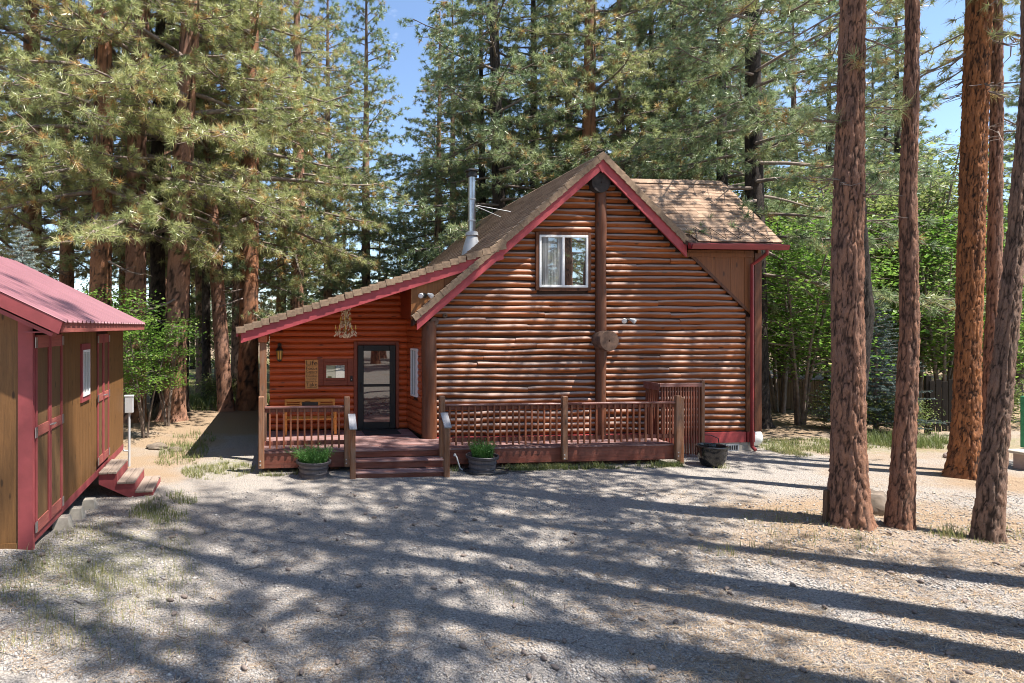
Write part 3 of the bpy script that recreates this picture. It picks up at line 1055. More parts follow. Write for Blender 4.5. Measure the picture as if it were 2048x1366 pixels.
# wing front: vertical siding above the old rake line
wing_wall = MB().prism([(2.26, 4.9), (3.77, 3.53), (4.12, 3.2), (4.12, 4.95), (2.26, 4.95)], -.003, .044).build('wing_wall', M['body'], cabin)
pol = [(2.22, 4.91), (3.76, 3.50), (3.96, 3.30), (3.96, 4.97), (2.22, 4.97)]
for x0, x1 in ((2.2, 2.475), (2.483, 2.555), (2.563, 2.925), (2.933, 3.325), (3.333, 3.705), (3.713, 3.955)):
    ps = clip_poly_strip(pol, x0, x1)
    if len(ps) > 2:
        MB().prism(ps, -.035, -.004).build('siding_panel', M['ply_wing'], wing_wall)
MB().prism([(2.12, 4.80), (3.95, 4.80), (3.95, 4.90), (2.02, 4.90)], -.055, -.037).build('frieze_board', M['ply_wing'], wing_wall)
MB().prism([(2.20, 4.87), (2.26, 4.92), (3.80, 3.51), (3.76, 3.46)], -.052, -.0365).build('old_rake_trim', M['brown_board'], wing_wall)
MB().box(3.965, 4.15, -.06, .16, 0.46, 4.90).build('corner_board', M['brown_board'], cabin)
MB().box(3.755, 3.96, -.02, .03, 0.46, 3.32).build('corner_board', M['brown_board'], cabin)
MB().box(4.10, 4.152, .165, .35, .46, 4.9).build('corner_board', M['ply'], cabin)
# eave board, gutter and downspout
MB().box(2.0, WXR + .01, WE_Y - .02, WE_Y + .02, WE_Z - .17, WE_Z - .035).build('eave_fascia', M['fascia_dk'], cabin)
gut = MB()
gut.prism([(WE_Y - .025, WE_Z - .05), (WE_Y - .03, WE_Z - .19), (WE_Y - .095, WE_Z - .19), (WE_Y - .13, WE_Z - .10), (WE_Y - .135, WE_Z - .07), (WE_Y - .12, WE_Z - .068), (WE_Y - .09, WE_Z - .165), (WE_Y - .05, WE_Z - .165), (WE_Y - .045, WE_Z - .05)], 2.02, WXR + .07, 'x')
gut.build('gutter', M['fascia_dk'], cabin)
MB().tube([(3.97, WE_Y - .08, WE_Z - .2), (3.97, WE_Y - .08, WE_Z - .28), (3.93, -.22, WE_Z - .42), (3.86, -.10, WE_Z - .52), (3.86, -.10, 4.3), (3.86, -.10, .25), (3.86, -.10, .10), (3.87, -.2, .03)], .042, 8).build('downspout', M['fascia_dk'], cabin, smooth=True)
MB().box(-4.25, 3.74, -.045, .004, .20, .46).build('skirt_board', M['skirt'], cabin)
MB().box(3.78, 3.98, -.05, .16, .20, .452).build('skirt_board', M['skirt'], cabin)
found = MB().box(-4.25, 3.97, -.03, .16, -.2, .197).build('foundation', M['concrete'], cabin)
v_ = MB()
v_.box(3.20, 3.56, -.048, -.0305, .0, .15)
v_.build('foundation_vent', M['galv'], found)
for k in range(5):
    MB().box(3.235 + k * .06, 3.275 + k * .06, -.052, -.049, .02, .13).build('vent_slot', M['black'], found)

# gable window
win = MB()
for (x0, x1, z0, z1) in ((-1.6, -.38, 4.02, 4.075), (-1.6, -.38, 5.225, 5.28), (-1.6, -1.55, 4.075, 5.225), (-.43, -.38, 4.075, 5.225), (-1.03, -.97, 4.075, 5.225)):
    win.bbox(x0, x1, -.085, .0, z0, z1, .005)
win = win.build('window', M['white'], cabin)
MB().box(-1.55, -1.03, -.05, -.03, 4.075, 5.225).build('pane', M['pane'], win)
MB().box(-.97, -.43, -.06, -.04, 4.075, 5.225).build('pane', M['pane_dark'], win)
for (x0, x1, z0, z1) in ((-1.68, -1.605, 3.95, 5.35), (-.375, -.30, 3.95, 5.35), (-1.6, -.38, 5.285, 5.36), (-1.6, -.38, 3.94, 4.015)):
    MB().box(x0, x1, -.07, .0, z0, z1).build('window_trim', M['brown_board'], win)

# storm door
door = MB()
for (x0, x1, z0, z1) in ((-5.83, -5.68, .47, 2.60), (-5.01, -4.86, .47, 2.60), (-5.68, -5.01, 2.46, 2.60), (-5.68, -5.01, .47, .64), (-5.68, -5.01, 1.545, 1.61)):
    door.bbox(x0, x1, 1.20, 1.26, z0, z1, .008)
door = door.build('storm_door', M['black'], cabin)
MB().box(-5.68, -5.01, 1.225, 1.235, .64, 1.545).build('pane', M['door_glass'], door)
MB().box(-5.68, -5.01, 1.225, 1.235, 1.61, 2.46).build('pane', M['door_glass'], door)
MB().tube([(-5.76, 1.20, 1.42), (-5.76, 1.14, 1.44), (-5.76, 1.14, 1.62), (-5.76, 1.20, 1.64)], .012, 6).build('handle', M['iron'], door)
for (x0, x1, z0, z1) in ((-5.93, -5.84, .47, 2.70), (-4.85, -4.76, .47, 2.70), (-5.84, -4.85, 2.615, 2.70)):
    MB().bbox(x0, x1, 1.24, 1.33, z0, z1, .006).build('door_trim', M['sash'], door)
MB().box(-5.84, -4.85, 1.262, 1.33, .46, 2.61).build('door_back', M['sash'], door)
MB().box(-5.9, -4.8, 1.12, 1.30, .452, .469).build('threshold', M['iron'], door)

# small porch window with a wide red-brown surround
pw = MB()
for (x0, x1, z0, z1) in ((-6.86, -6.70, 1.58, 2.26), (-6.09, -5.93, 1.58, 2.26), (-6.70, -6.09, 2.16, 2.26), (-6.70, -6.09, 1.58, 1.70)):
    pw.bbox(x0, x1, 1.255, 1.33, z0, z1, .006)
pw = pw.build('window', M['sash'], cabin)
f_ = MB()
for (x0, x1, z0, z1) in ((-6.70, -6.63, 1.70, 2.16), (-6.16, -6.09, 1.70, 2.16), (-6.63, -6.16, 2.09, 2.16), (-6.63, -6.16, 1.70, 1.77)):
    f_.bbox(x0, x1, 1.275, 1.33, z0, z1, .005)
f_.build('sash', M['sash'], pw)
MB().box(-6.63, -6.395, 1.30, 1.31, 1.77, 2.09).build('pane', M['pane_bright'], pw)
MB().box(-6.39, -6.16, 1.30, 1.31, 1.77, 2.09).build('pane', M['pane_dark'], pw)
bell = MB().bbox(-6.02, -5.96, 1.225, 1.25, 1.68, 1.82, .005).build('doorbell', M['black'], cabin)
MB().lathe([(.012, 0), (.012, .01)], 10).build('bell_button', M['white'], bell).matrix_local = Matrix.Translation((-5.99, 1.225, 1.73)) @ Matrix.Rotation(math.pi / 2, 4, 'X')

# porch roof post at the outer corner, carrying a beam
MB().bbox(-8.25, -8.09, -.16, .0, .452, 2.95, .012).build('porch_post', M['post_v'], cabin)
MB().bbox(-8.27, -8.07, -.2, 1.32, 2.72, 2.88, .01).build('porch_beam', M['log_side'], cabin)

# stove pipe with stays
cx_, cy_, cz_ = -2.30, 3.0, 5.36
pipe = MB().tube([(cx_, cy_, cz_), (cx_, cy_, cz_ + 2.05)], .105, 16).build('stove_pipe', M['steel'], roof, smooth=True)
for k in range(2):
    MB().lathe([(.108, cz_ + .75 + k * .62), (.112, cz_ + .76 + k * .62), (.112, cz_ + .79 + k * .62), (.108, cz_ + .80 + k * .62)], 16, cx_, cy_, False).build('pipe_band', M['galv'], pipe, smooth=True)
MB().lathe([(.30, cz_ - .25), (.24, cz_ + .05), (.15, cz_ + .34), (.19, cz_ + .35), (.17, cz_ + .45), (.11, cz_ + .47)], 18, cx_, cy_).build('flashing_cone', M['galv'], pipe, smooth=True)
MB().lathe([(.12, cz_ + 2.04), (.16, cz_ + 2.05), (.16, cz_ + 2.13), (.13, cz_ + 2.14), (.13, cz_ + 2.19), (.19, cz_ + 2.20), (.18, cz_ + 2.25), (.05, cz_ + 2.30)], 18, cx_, cy_).build('pipe_cap', M['iron'], pipe, smooth=True)
for (ex, ey) in ((-1.0, 3.38), (-1.05, 4.05)):
    MB().tube([(cx_, cy_, cz_ + 1.25), (ex, ey, zl(ex))], .014, 5).build('stay_rod', M['galv'], pipe)

# ------------------------------------------------------------------ deck
deck = empty('porch_deck', hw(-4.3, -1.25), TH, 'stained wooden porch deck with baluster railing and two front steps', 'deck')
DM = Matrix.Translation((4.3, 1.25, 0))            # cabin-local to deck-local


def dk(name, x0, x1, y0, y1, z0, z1, mat, b=.006, parent=None):
    return MB().bbox(x0, x1, y0, y1, z0, z1, b, DM).build(name, mat, parent or deck)


y = -1.27
while y < 1.2:
    x1 = 1.03 if y < -.16 else -4.52
    y1 = min(y + .138, -.052 if y < -.16 and y + .138 > -.052 else 1.3)
    cuts = [-8.22, x1]
    if x1 > 0: cuts.insert(1, rnd.choice((-5.6, -3.1, -1.9, -4.0)))
    for a, bq in zip(cuts, cuts[1:]):
        dk('deck_board', a + .002, bq - .002, y, y1, .414, .450 - rnd.uniform(0, .003), M['deck'], .004)
    y += .144
for (a, bq) in ((-8.2, -6.30), (-4.28, 1.02)):
    dk('rim_board', a, bq, -1.255, -1.215, .10, .412, M['deckred'])
dk('rim_board', -6.30, -4.28, -1.25, -1.215, .29, .412, M['deckred'])
dk('rim_board', -8.19, -8.15, -1.214, 1.3, .10, .412, M['deckred'])
dk('rim_board', .975, 1.015, -1.214, -.05, .10, .412, M['deckred'])
for x in (-7.9, -6.6, -4.1, -2.4, -.6, .7):
    dk('pier', x - .09, x + .09, -1.05, -.87, -.1, .40, M['brown_board'])
for (x, zt, zb) in ((-8.155, 1.62, .12), (-6.36, 1.60, .12), (-4.31, 1.59, .08), (-1.575, 1.56, .16), (1.06, 1.54, .10)):
    p = dk('rail_post', x - .06, x + .06, -1.375, -1.262, zb, zt, M['post_v'], .012)
    for zz in (.20, .28):
        MB().tube([tuple(DM @ Vector((x - .02, -1.384, zz))), tuple(DM @ Vector((x - .02, -1.374, zz)))], .014, 8).build('bolt', M['galv'], p)
dk('rail_post', 1.13, 1.23, -1.30, -1.20, .0, 1.50, M['post_v'], .012)
for (xa, xb, nb_) in ((-8.09, -6.42, 11), (-4.245, -1.64, 18), (-1.51, .995, 17)):
    dk('top_rail', xa, xb, -1.35, -1.21, 1.365, 1.405, M['rail'], .008)
    dk('rail_board', xa, xb, -1.285, -1.248, 1.275, 1.363, M['deckred'])
    dk('bottom_rail', xa, xb, -1.285, -1.248, .585, .675, M['deckred'])
    for k in range(nb_):
        x = xa + (xb - xa) * (k + .75) / (nb_ + .5)
        dz = rnd.uniform(-.012, .012)
        tl = rnd.uniform(-.006, .006)
        MB().bbox(-.019, .019, -.034, 0, -.45, .40, .004).build('baluster', M['baluster'], deck).matrix_local = DM @ Matrix.Translation((x, -1.287, .97 + dz)) @ Matrix.Rotation(tl, 4, 'Y')
# steps and their short newel posts
for (y0, zt) in ((-1.56, .285), (-1.87, .115)):
    dk('step_tread', -6.24, -4.33, y0, y0 + .30, zt - .035, zt, M['deck'])
    dk('step_riser', -6.22, -4.35, y0 + .03, y0 + .055, zt - .17, zt - .037, M['deckred'])
for x in (-6.30, -4.36):
    nx_ = dk('newel_post', x - .055, x + .055, -1.93, -1.83, -.05, 1.05, M['post_v'], .012)
    c = MB().bbox(-.075, .075, -.20, .22, -.018, .018, .006).build('grey_cap', M['greywood'], nx_)
    c.matrix_local = DM @ Matrix.Translation((x, -1.84, 1.14)) @ Matrix.Rotation(math.radians(38), 4, 'X')
    dk('handrail_brace', x - .03, x + .03, -1.84, -1.38, 1.10, 1.16, M['rail'])

# ------------------------------------------------------------------ things on and by the cabin
def at_house(name, x, y, z, label, cat, group=None, rz=0.0):
    return empty(name, hw(x, y, z), TH + rz, label, cat, group)


# slatted screen
sc_ = at_house('slat_screen', 1.10, -.62, 0, 'tall red-brown slatted wooden screen at the end of the deck', 'screen')
for k in range(15):
    x = .03 + k * .066
    MB().bbox(x, x + .036, -.02, .02, .06 + rnd.uniform(-.02, .02), 1.74, .004).build('slat', M['slat'], sc_)
for k in range(7):
    y = .06 + k * .074
    MB().bbox(-.02, .02, y, y + .04, .46, 1.72, .004).build('slat', M['slat'], sc_)
MB().bbox(-.03, 1.03, -.045, -.021, 1.66, 1.75, .004).build('top_board', M['rail'], sc_)
MB().bbox(-.05, -.021, -.02, .58, 1.58, 1.75, .004).build('top_board', M['rail'], sc_)
MB().bbox(1.02, 1.10, -.04, .04, -.02, 1.80, .008).build('post', M['post_v'], sc_)
MB().bbox(.0, 1.02, .022, .045, .50, .58, .004).build('back_rail', M['rail'], sc_)
MB().bbox(.0, 1.02, .022, .045, 1.45, 1.53, .004).build('back_rail', M['rail'], sc_)


# planters and their herbs
def planter(x, y, r, hgt, label):
    p = at_house('barrel_planter', x, y, gz(*hw(x, y).xy), label, 'planter', 'grey barrel planters before the deck')
    MB().lathe([(r * .76, -.03), (r * .80, hgt * .35), (r * .86, hgt * .82), (r * .78, hgt * .80), (r * .70, hgt * .6)], 28).build('barrel', M['barrel'], p, smooth=True)
    MB().lathe([(r * .88, hgt * .78), (r * 1.0, hgt * .84), (r * 1.02, hgt * .97), (r * .98, hgt), (r * .92, hgt * .99), (r * .84, hgt * .80)], 28, close=False).build('rim', M['barrelrim'], p, smooth=True)
    MB().lathe([(r * .83, hgt * .80), (r * .82, hgt * .86)], 24).build('soil', M['soil'], p)
    for zz in (.22, .52):
        rr = r * (.79 + zz * .10)
        MB().lathe([(rr + .004, hgt * zz), (rr + .012, hgt * (zz + .02)), (rr + .012, hgt * (zz + .08)), (rr + .006, hgt * (zz + .10))], 28, close=False).build('hoop', M['barrelrim'], p, smooth=True)
    return p


def blades(n, cx, cy, r, h0, h1, lean, w, seed, z0=0.0, segs=3):
    """tapering bent blades or stems; returns verts, quads, tint"""
    g = np.random.default_rng(seed)
    a = g.uniform(0, 2 * np.pi, n); rr = r * np.sqrt(g.uniform(0, 1, n))
    bx, by = cx + rr * np.cos(a), cy + rr * np.sin(a)
    ang = a + g.normal(0, .6, n)
    L = g.uniform(h0, h1, n); ln = lean * g.uniform(.2, 1.2, n) * (rr / max(r, 1e-6) * .8 + .3)
    wa = g.uniform(0, 2 * np.pi, n)
    V = np.zeros((n, (segs + 1) * 2, 3))
    for k in range(segs + 1):
        t = k / segs
        px = bx + np.cos(ang) * L * ln * t * t; py = by + np.sin(ang) * L * ln * t * t
        pz = z0 + L * t * (1 - .25 * ln * t)
        ww = w * (1 - t * .9) * .5
        V[:, k * 2] = np.stack([px - np.cos(wa) * ww, py - np.sin(wa) * ww, pz], 1)
        V[:, k * 2 + 1] = np.stack([px + np.cos(wa) * ww, py + np.sin(wa) * ww, pz], 1)
    m_ = (segs + 1) * 2
    F = []
    for k in range(segs):
        F.append(np.array([k * 2, k * 2 + 1, k * 2 + 3, k * 2 + 2]))
    F = np.array(F)[None] + (np.arange(n) * m_)[:, None, None]
    tint = np.repeat(g.uniform(0, 1, n), m_)
    return V.reshape(-1, 3), F.reshape(-1, 4), tint


def herb(x, y, z, r, h, label, seed, spread):
    p = at_house('herb_plant', x, y, z, label, 'plant', 'herbs in the barrel planters')
    V, F, T = blades(520, 0, 0, r * .8, h * .5, h, spread, .012, seed)
    link('stems', np_mesh('stems', V, F, M['herb'], {'tint': T}), p)
    # small leaves up the stems
    g = np.random.default_rng(seed + 1)
    k = g.integers(0, len(V), 2600)
    c = V[k] + g.normal(0, .012, (2600, 3))
    d = g.normal(0, 1, (2600, 3)); d[:, 2] = np.abs(d[:, 2]); d /= np.linalg.norm(d, axis=1)[:, None]
    s = np.cross(d, g.normal(0, 1, (2600, 3))); s /= np.linalg.norm(s, axis=1)[:, None]
    tri = np.stack([c - s * .006, c + s * .006, c + d * .04], 1).reshape(-1, 3)
    link('leaves', np_mesh('leaves', tri, np.arange(7800).reshape(-1, 3), M['herb'], {'tint': np.repeat(g.uniform(.2, 1, 2600), 3)}), p)
    return p


planter(-7.08, -1.62, .36, .34, 'grey half-barrel planter below the railing, left of the steps')
herb(-7.08, -1.62, .28, .34, .38, 'bright green bushy herb in the barrel left of the steps', 5, .9)
planter(-3.50, -1.56, .345, .36, 'grey half-barrel planter with a hose around it, right of the steps')
herb(-3.50, -1.56, .30, .27, .36, 'pale green upright herb in the barrel right of the steps', 9, .35)

pot = at_house('glazed_pot', 1.74, -1.50, gz(*hw(1.74, -1.5).xy), 'shiny black glazed round pot standing on the gravel', 'pot')
MB().lathe([(.19, -.02), (.23, .06), (.275, .18), (.298, .30), (.30, .40), (.318, .41), (.322, .44), (.30, .455), (.278, .44), (.27, .40), (.26, .30)], 36).build('bowl', M['glaze'], pot, smooth=True)
MB().lathe([(.268, .34), (.25, .345)], 24).build('soil', M['soil'], pot)
tag(MB().tube([(2.05, -.06, .40), (2.4, -.10, .42), (2.75, -.12, .41), (2.93, -.14, .33), (2.96, -.14, .15), (2.96, -.15, .0)], .012, 6).build('wall_pipe', M['iron'], None, smooth=True), 'thin dark curved pipe along the red skirting behind the black pot', 'pipe').matrix_world = Matrix.Translation(HOUSE) @ Matrix.Rotation(TH, 4, 'Z')

# faucet pipe and hose
fa = at_house('yard_faucet', -4.05, -1.40, 0, 'thin grey leaning water pipe with tap beside the steps', 'faucet')
MB().tube([(0, 0, .33), (.03, -.02, .30), (.10, -.05, .06), (.16, -.08, .02)], .016, 6).build('pipe', M['galv'], fa, smooth=True)
MB().lathe([(.03, .31), (.035, .33), (.02, .36)], 10).build('tap', M['galv'], fa, smooth=True)
pts = []
for k in range(46):
    t = k / 45
    a = t * 5.5 * math.pi + 1.2
    r_ = .42 + .05 * math.sin(3.1 * a) + .04 * t
    pts.append((r_ * 1.05 * math.cos(a), r_ * .62 * math.sin(a), .03 + .015 * (k % 7) / 7))
pts += [(.75, -.18, .03), (1.0, -.1, .03)]
ho = MB().tube(pts, .013, 6).build('garden_hose', M['rubber'], None, smooth=True)
ho.matrix_world = Matrix.Translation(hw(-3.45, -1.62, 0.0)) @ Matrix.Rotation(TH, 4, 'Z')
tag(ho, 'dark garden hose coiled round the foot of the barrel planter', 'hose')


def flood(x, y, z, spread, label, aim=(0, -1, -.5), g='twin flood lights on the cabin'):
    e = at_house('flood_light', x, y, z, label, 'flood light', g)
    MB().lathe([(.055, -.008), (.055, .012), (.03, .03)], 14).build('base', M['iron'], e, smooth=True).matrix_local = Matrix.Rotation(math.pi / 2, 4, 'X')
    for s in (-1, 1):
        h = MB().lathe([(.028, -.02), (.036, .02), (.058, .085), (.06, .12), (.05, .122)], 16).build('lamp_head', M['galv'], e, smooth=True)
        q = Vector((s * spread, -.85, -.42)).to_track_quat('Z', 'Y')
        h.matrix_local = Matrix.Translation((s * .08, -.07, .03)) @ q.to_matrix().to_4x4()
        l = MB().lathe([(.048, .123), (.03, .130), (.004, .133)], 16).build('lens', M['white'], h, smooth=True)
        MB().tube([(0, -.02, 0), (s * .08, -.07, .03)], .016, 6).build('arm', M['iron'], e)
    return e


flood(.58, -.075, 3.22, .5, 'twin flood light on the log gable, right of the centre post')
flood(-4.42, -.152, 3.80, .45, 'twin white flood light on the tan panel above the porch')

# heat cable zigzag on the wing eave
pts = []
x = 2.18
k = 0
while x < 4.42:
    s0 = .04 if k % 2 == 0 else .52
    pts.append((x + .06, WE_Y + math.cos(wang) * s0, WE_Z + math.sin(wang) * s0 + .045)); x += .19; k += 1
hc = MB().tube(pts, .009, 5).build('heat_cable', M['rubber'], None)
hc.matrix_world = Matrix.Translation(HOUSE) @ Matrix.Rotation(TH, 4, 'Z')
tag(hc, 'thin dark de-icing cable zigzagging along the eave of the right roof', 'cable')

# chandelier
ch = at_house('chandelier', -6.23, .3, 2.84, 'ornate brass and crystal chandelier hanging under the porch roof', 'chandelier')
MB().tube([(0, 0, .62), (0, 0, 1.05)], .008, 6).build('chain', M['brass'], ch)
MB().lathe([(.01, .0), (.035, .04), (.015, .10), (.05, .16), (.02, .24), (.04, .33), (.015, .42), (.035, .52), (.02, .62), (.06, .64)], 14).build('stem', M['brass'], ch, smooth=True)
g = np.random.default_rng(11)
dr = []
for n_, r_, zb, zt in ((10, .25, .13, .24), (6, .13, .34, .44)):
    for k in range(n_):
        a = 2 * math.pi * k / n_ + .2
        c, s = math.cos(a), math.sin(a)
        MB().tube([(0.02 * c, .02 * s, zb + .06), (r_ * .5 * c, r_ * .5 * s, zb - .04), (r_ * .9 * c, r_ * .9 * s, zb - .01), (r_ * c, r_ * s, zb + .05)], .008, 5).build('arm', M['brass'], ch, smooth=True)
        MB().lathe([(.03, zb + .05), (.034, zb + .06), (.012, zb + .065), (.012, zt), (.004, zt + .04)], 8, r_ * c, r_ * s).build('candle', M['amber'], ch, smooth=True)
        for q in range(4):
            dr.append((r_ * c + g.normal(0, .015), r_ * s + g.normal(0, .015), zb - .015 - q * .03))
for k in range(150):
    a = g.uniform(0, 6.28); t = g.uniform(0, 1)
    rr = .03 + .19 * (1 - t) ** 1.5 + .02
    dr.append((rr * math.cos(a), rr * math.sin(a), .02 + .6 * t))
for k in range(60):
    a = g.uniform(0, 6.28); rr = g.uniform(.02, .16)
    dr.append((rr * math.cos(a), rr * math.sin(a), -.02 + g.uniform(0, .08)))
for k in range(26):
    a = g.uniform(0, 6.28); dr.append((.11 * math.cos(a), .11 * math.sin(a), g.uniform(.5, .68)))
cr_ = MB()
for p in dr:
    s = g.uniform(.010, .018)
    o = [(p[0] + s, p[1], p[2]), (p[0], p[1] + s, p[2]), (p[0] - s, p[1], p[2]), (p[0], p[1] - s, p[2]), (p[0], p[1], p[2] + s), (p[0], p[1], p[2] - 2.2 * s)]
    cr_.add(o, [(0, 1, 4), (1, 2, 4), (2, 3, 4), (3, 0, 4), (1, 0, 5), (2, 1, 5), (3, 2, 5), (0, 3, 5)])
cr_ = cr_.build('crystals', M['crystal'], ch); cr_['kind'] = 'stuff'

# wall lantern
la = at_house('wall_lantern', -7.81, 1.26, 2.20, 'small dark wall lantern with amber glass on the porch wall', 'lantern')
MB().bbox(-.05, .05, -.02, .01, .22, .46, .01).build('back_plate', M['iron'], la)
MB().tube([(0, -.02, .40), (0, -.08, .47), (0, -.14, .46), (0, -.15, .40)], .012, 6).build('bracket', M['iron'], la, smooth=True)
MB().lathe([(.06, .06), (.075, .28)], 8, 0, -.15).build('glass', M['amber'], la)
MB().lathe([(.10, .28), (.09, .31), (.04, .37), (.015, .40)], 8, 0, -.15).build('cap', M['iron'], la)
MB().lathe([(.02, .0), (.055, .03), (.065, .06)], 8, 0, -.15).build('foot', M['iron'], la)
for k in range(8):
    a = 2 * math.pi * k / 8
    MB().tube([(.062 * math.cos(a), -.15 + .062 * math.sin(a), .05), (.082 * math.cos(a), -.15 + .082 * math.sin(a), .29)], .006, 4).build('bar', M['iron'], la)

# sign
sg = at_house('wall_sign', -7.0, 1.262, 1.50, 'narrow tan wooden sign with dark lettering left of the porch window', 'sign')
MB().bbox(-.165, .165, -.02, .005, 0, .74, .004).build('board', M['signwood'], sg)
for txt, sz, z0, w in (('Life', .17, .60, .28), ('is like a camera', .03, .575, .26), ('Focus', .115, .485, .28), ('Capture', .085, .41, .28), ('the good times', .04, .372, .27), ('Develop', .085, .30, .28),
                       ('from the negatives', .03, .265, .27), ('and if things', .03, .225, .25), ("don't work out", .055, .175, .28), ('Take', .14, .065, .28), ('another shot', .04, .025, .24)):
    cu = bpy.data.curves.new('lettering', 'FONT')
    cu.body = txt; cu.size = sz; cu.align_x = 'CENTER'; cu.extrude = .0012
    cu.materials.append(M['ink'])
    tmp = link('lettering', cu)
    dg = bpy.context.evaluated_depsgraph_get()
    me = bpy.data.meshes.new_from_object(tmp.evaluated_get(dg))
    bpy.data.objects.remove(tmp)
    xs_ = [q.co.x for q in me.vertices] or [0, 1]
    wd = max(xs_) - min(xs_)
    link('lettering', me, sg, (0, -.0225, z0), (math.pi / 2, 0, 0), (w / wd, 1, 1))

# bench
be = at_house('porch_bench', -7.05, .95, .45, 'orange wooden bench with slatted back against the porch wall', 'bench')
for z0, z1 in ((.74, .82), (.58, .62)):
    MB().bbox(-.63, .63, .12, .15, z0, z1, .006).build('back_rail', M['benchwood'], be)
for s in (-1, 1):
    MB().bbox(s * .60 - .03, s * .60 + .03, .115, .155, .0, .82, .008).build('back_leg', M['benchwood'], be)
    MB().bbox(s * .60 - .03, s * .60 + .03, -.36, -.31, .0, .58, .008).build('front_leg', M['benchwood'], be)
    MB().bbox(s * .60 - .04, s * .60 + .04, -.38, .12, .58, .615, .008).build('armrest', M['benchwood'], be)
    MB().bbox(s * .23 - .03, s * .23 + .03, .12, .15, .62, .74, .004).build('back_stile', M['benchwood'], be)
    for zz in (.645, .69):
        MB().bbox(min(s * .26, s * .57), max(s * .26, s * .57), .125, .145, zz, zz + .026, .003).build('back_slat', M['benchwood'], be)
MB().box(-.20, .20, .13, .14, .62, .74).build('back_panel', M['iron'], be)
for k in range(5):
    MB().bbox(-.62, .62, -.36 + k * .095, -.28 + k * .095, .37, .40, .004).build('seat_slat', M['benchwood'], be)
tag(MB().bbox(-.45, .45, -.28, .28, 0, .014, .004, Matrix.Translation(hw(-5.3, .78, .452)) @ Matrix.Rotation(TH, 4, 'Z')).build('door_mat', M['mat']), 'dark door mat lying before the black storm door', 'door mat')

# white tank behind the right corner
tk = at_house('gas_tank', 4.10, .50, .23, 'white round-ended gas tank peeking out behind the cabin corner', 'tank')
prof = []
for k in range(9):
    a = -math.pi / 2 + math.pi / 2 * k / 8
    prof.append((.265 * math.cos(a) + 1e-4, -.9 + .26 * math.sin(a)))
for k in range(9):
    a = math.pi / 2 * k / 8
    prof.append((.265 * math.cos(a) + 1e-4, .22 + .26 * math.sin(a)))
MB().lathe(prof, 24).build('vessel', M['tank'], tk, smooth='all').matrix_local = Matrix.Rotation(math.pi / 2, 4, 'Y')
for x in (-.6, .1):
    MB().bbox(x - .05, x + .05, -.2, .2, -.42, -.25, .01).build('foot', M['concrete'], tk)

# ------------------------------------------------------------------ shed
SZ = math.atan2(SW[1], SW[0])
shed = empty('garden_shed', (SHED_N[0], SHED_N[1], 0), SZ, 'brown shed with rose trim and pink metal roof at the gravel edge', 'shed')
SLEN, SWID = 5.85, 4.4
SILL, EZ, EX = .42, 3.16, .42


def sroof(x): return EZ + .5 * (EX - x)


MB().prism([(-.03, SILL + .02), (-SWID, SILL + .02), (-SWID, 3.2), (-SWID / 2, sroof(-SWID / 2) - .15), (-.03, 3.26)], .035, SLEN - .03).build('wall_core', M['body'], shed)
MB().box(-.045, .0, .0, SLEN, SILL - .02, SILL + .10).build('sill_board', M['shed_trim'], shed)
MB().box(-SWID, -.05, -.005, .04, .10, SILL + .02).build('sill_board', M['shed_ply'], shed)
# side planks, interrupted by the doors and the window
side = MB().box(-.036, -.03, .05, SLEN - .05, SILL + .1, 3.2).build('side_wall', M['body'], shed)
D1, D2, WN = (.07, 1.20), (3.36, 4.27), (2.30, 2.78)
y = .0
while y < SLEN - .02:
    y1 = min(y + .2, SLEN)
    for (q0, q1) in (D1, D2):
        if y < q0 < y1: y1 = q0
        if y < q1 < y1: y1 = q1
    mid_ = (y + y1) / 2
    if not (D1[0] < mid_ < D1[1] or D2[0] < mid_ < D2[1]):
        if y1 - y > .02:
            MB().box(-.028, -.004, y + .003, y1 - .003, SILL + .09, 3.25).build('plank', M['shed_ply'], side)
    y = y1
front = MB().box(-SWID, -.05, .03, .034, .4, 3.2).build('gable_wall', M['body'], shed)
x = -.16; k = 0
while x > -SWID:
    w = .21
    MB().prism([(x, .10), (x, sroof(x) - .12), (x - w + .008, sroof(x - w) - .12), (x - w + .008, .10)], .004, .028).build('plank', M['shed_ply'], front)
    x -= w
MB().box(-.155, .012, -.014, .003, .12, 3.27).build('corner_trim', M['shed_trim'], shed)
MB().box(-.003, .014, -.013, .062, .30, 3.2).build('corner_trim', M['shed_trim'], shed)


def shed_door(y0, y1, z0, z1, midz):
    d = MB().box(-.02, -.006, y0, y1, z0, z1).build('double_door', M['body'], shed)
    ym = (y0 + y1) / 2
    for (a, bq) in ((y0 + .005, ym - .004), (ym + .004, y1 - .005)):
        leaf = MB().box(-.005, .008, a, bq, z0 + .01, z1 - .01).build('door_leaf', M['shed_door'], d)
        st = .055
        MB().box(.009, .026, a, a + st, z0 + .01, z1 - .01).build('stile', M['shed_trim'], leaf)
        MB().box(.009, .026, bq - st, bq, z0 + .01, z1 - .01).build('stile', M['shed_trim'], leaf)
        for (q0, q1) in ((z1 - .17, z1 - .012), (midz - .065, midz + .065), (z0 + .012, z0 + .16)):
            MB().box(.009, .024, a + st + .001, bq - st - .001, q0, q1).build('rail', M['shed_fascia'], leaf)
    for yy in (y0, y1):
        for q in (z1 - .10, midz, z0 + .10):
            MB().box(.027, .036, yy - .035, yy + .035, q - .065, q + .065).build('hinge', M['steel'], d)
    MB().tube([(.03, ym - .02, midz + .01), (.075, ym - .02, midz + .02), (.075, ym + .06, midz + .02), (.03, ym + .06, midz + .01)], .012, 6).build('latch', M['steel'], d)


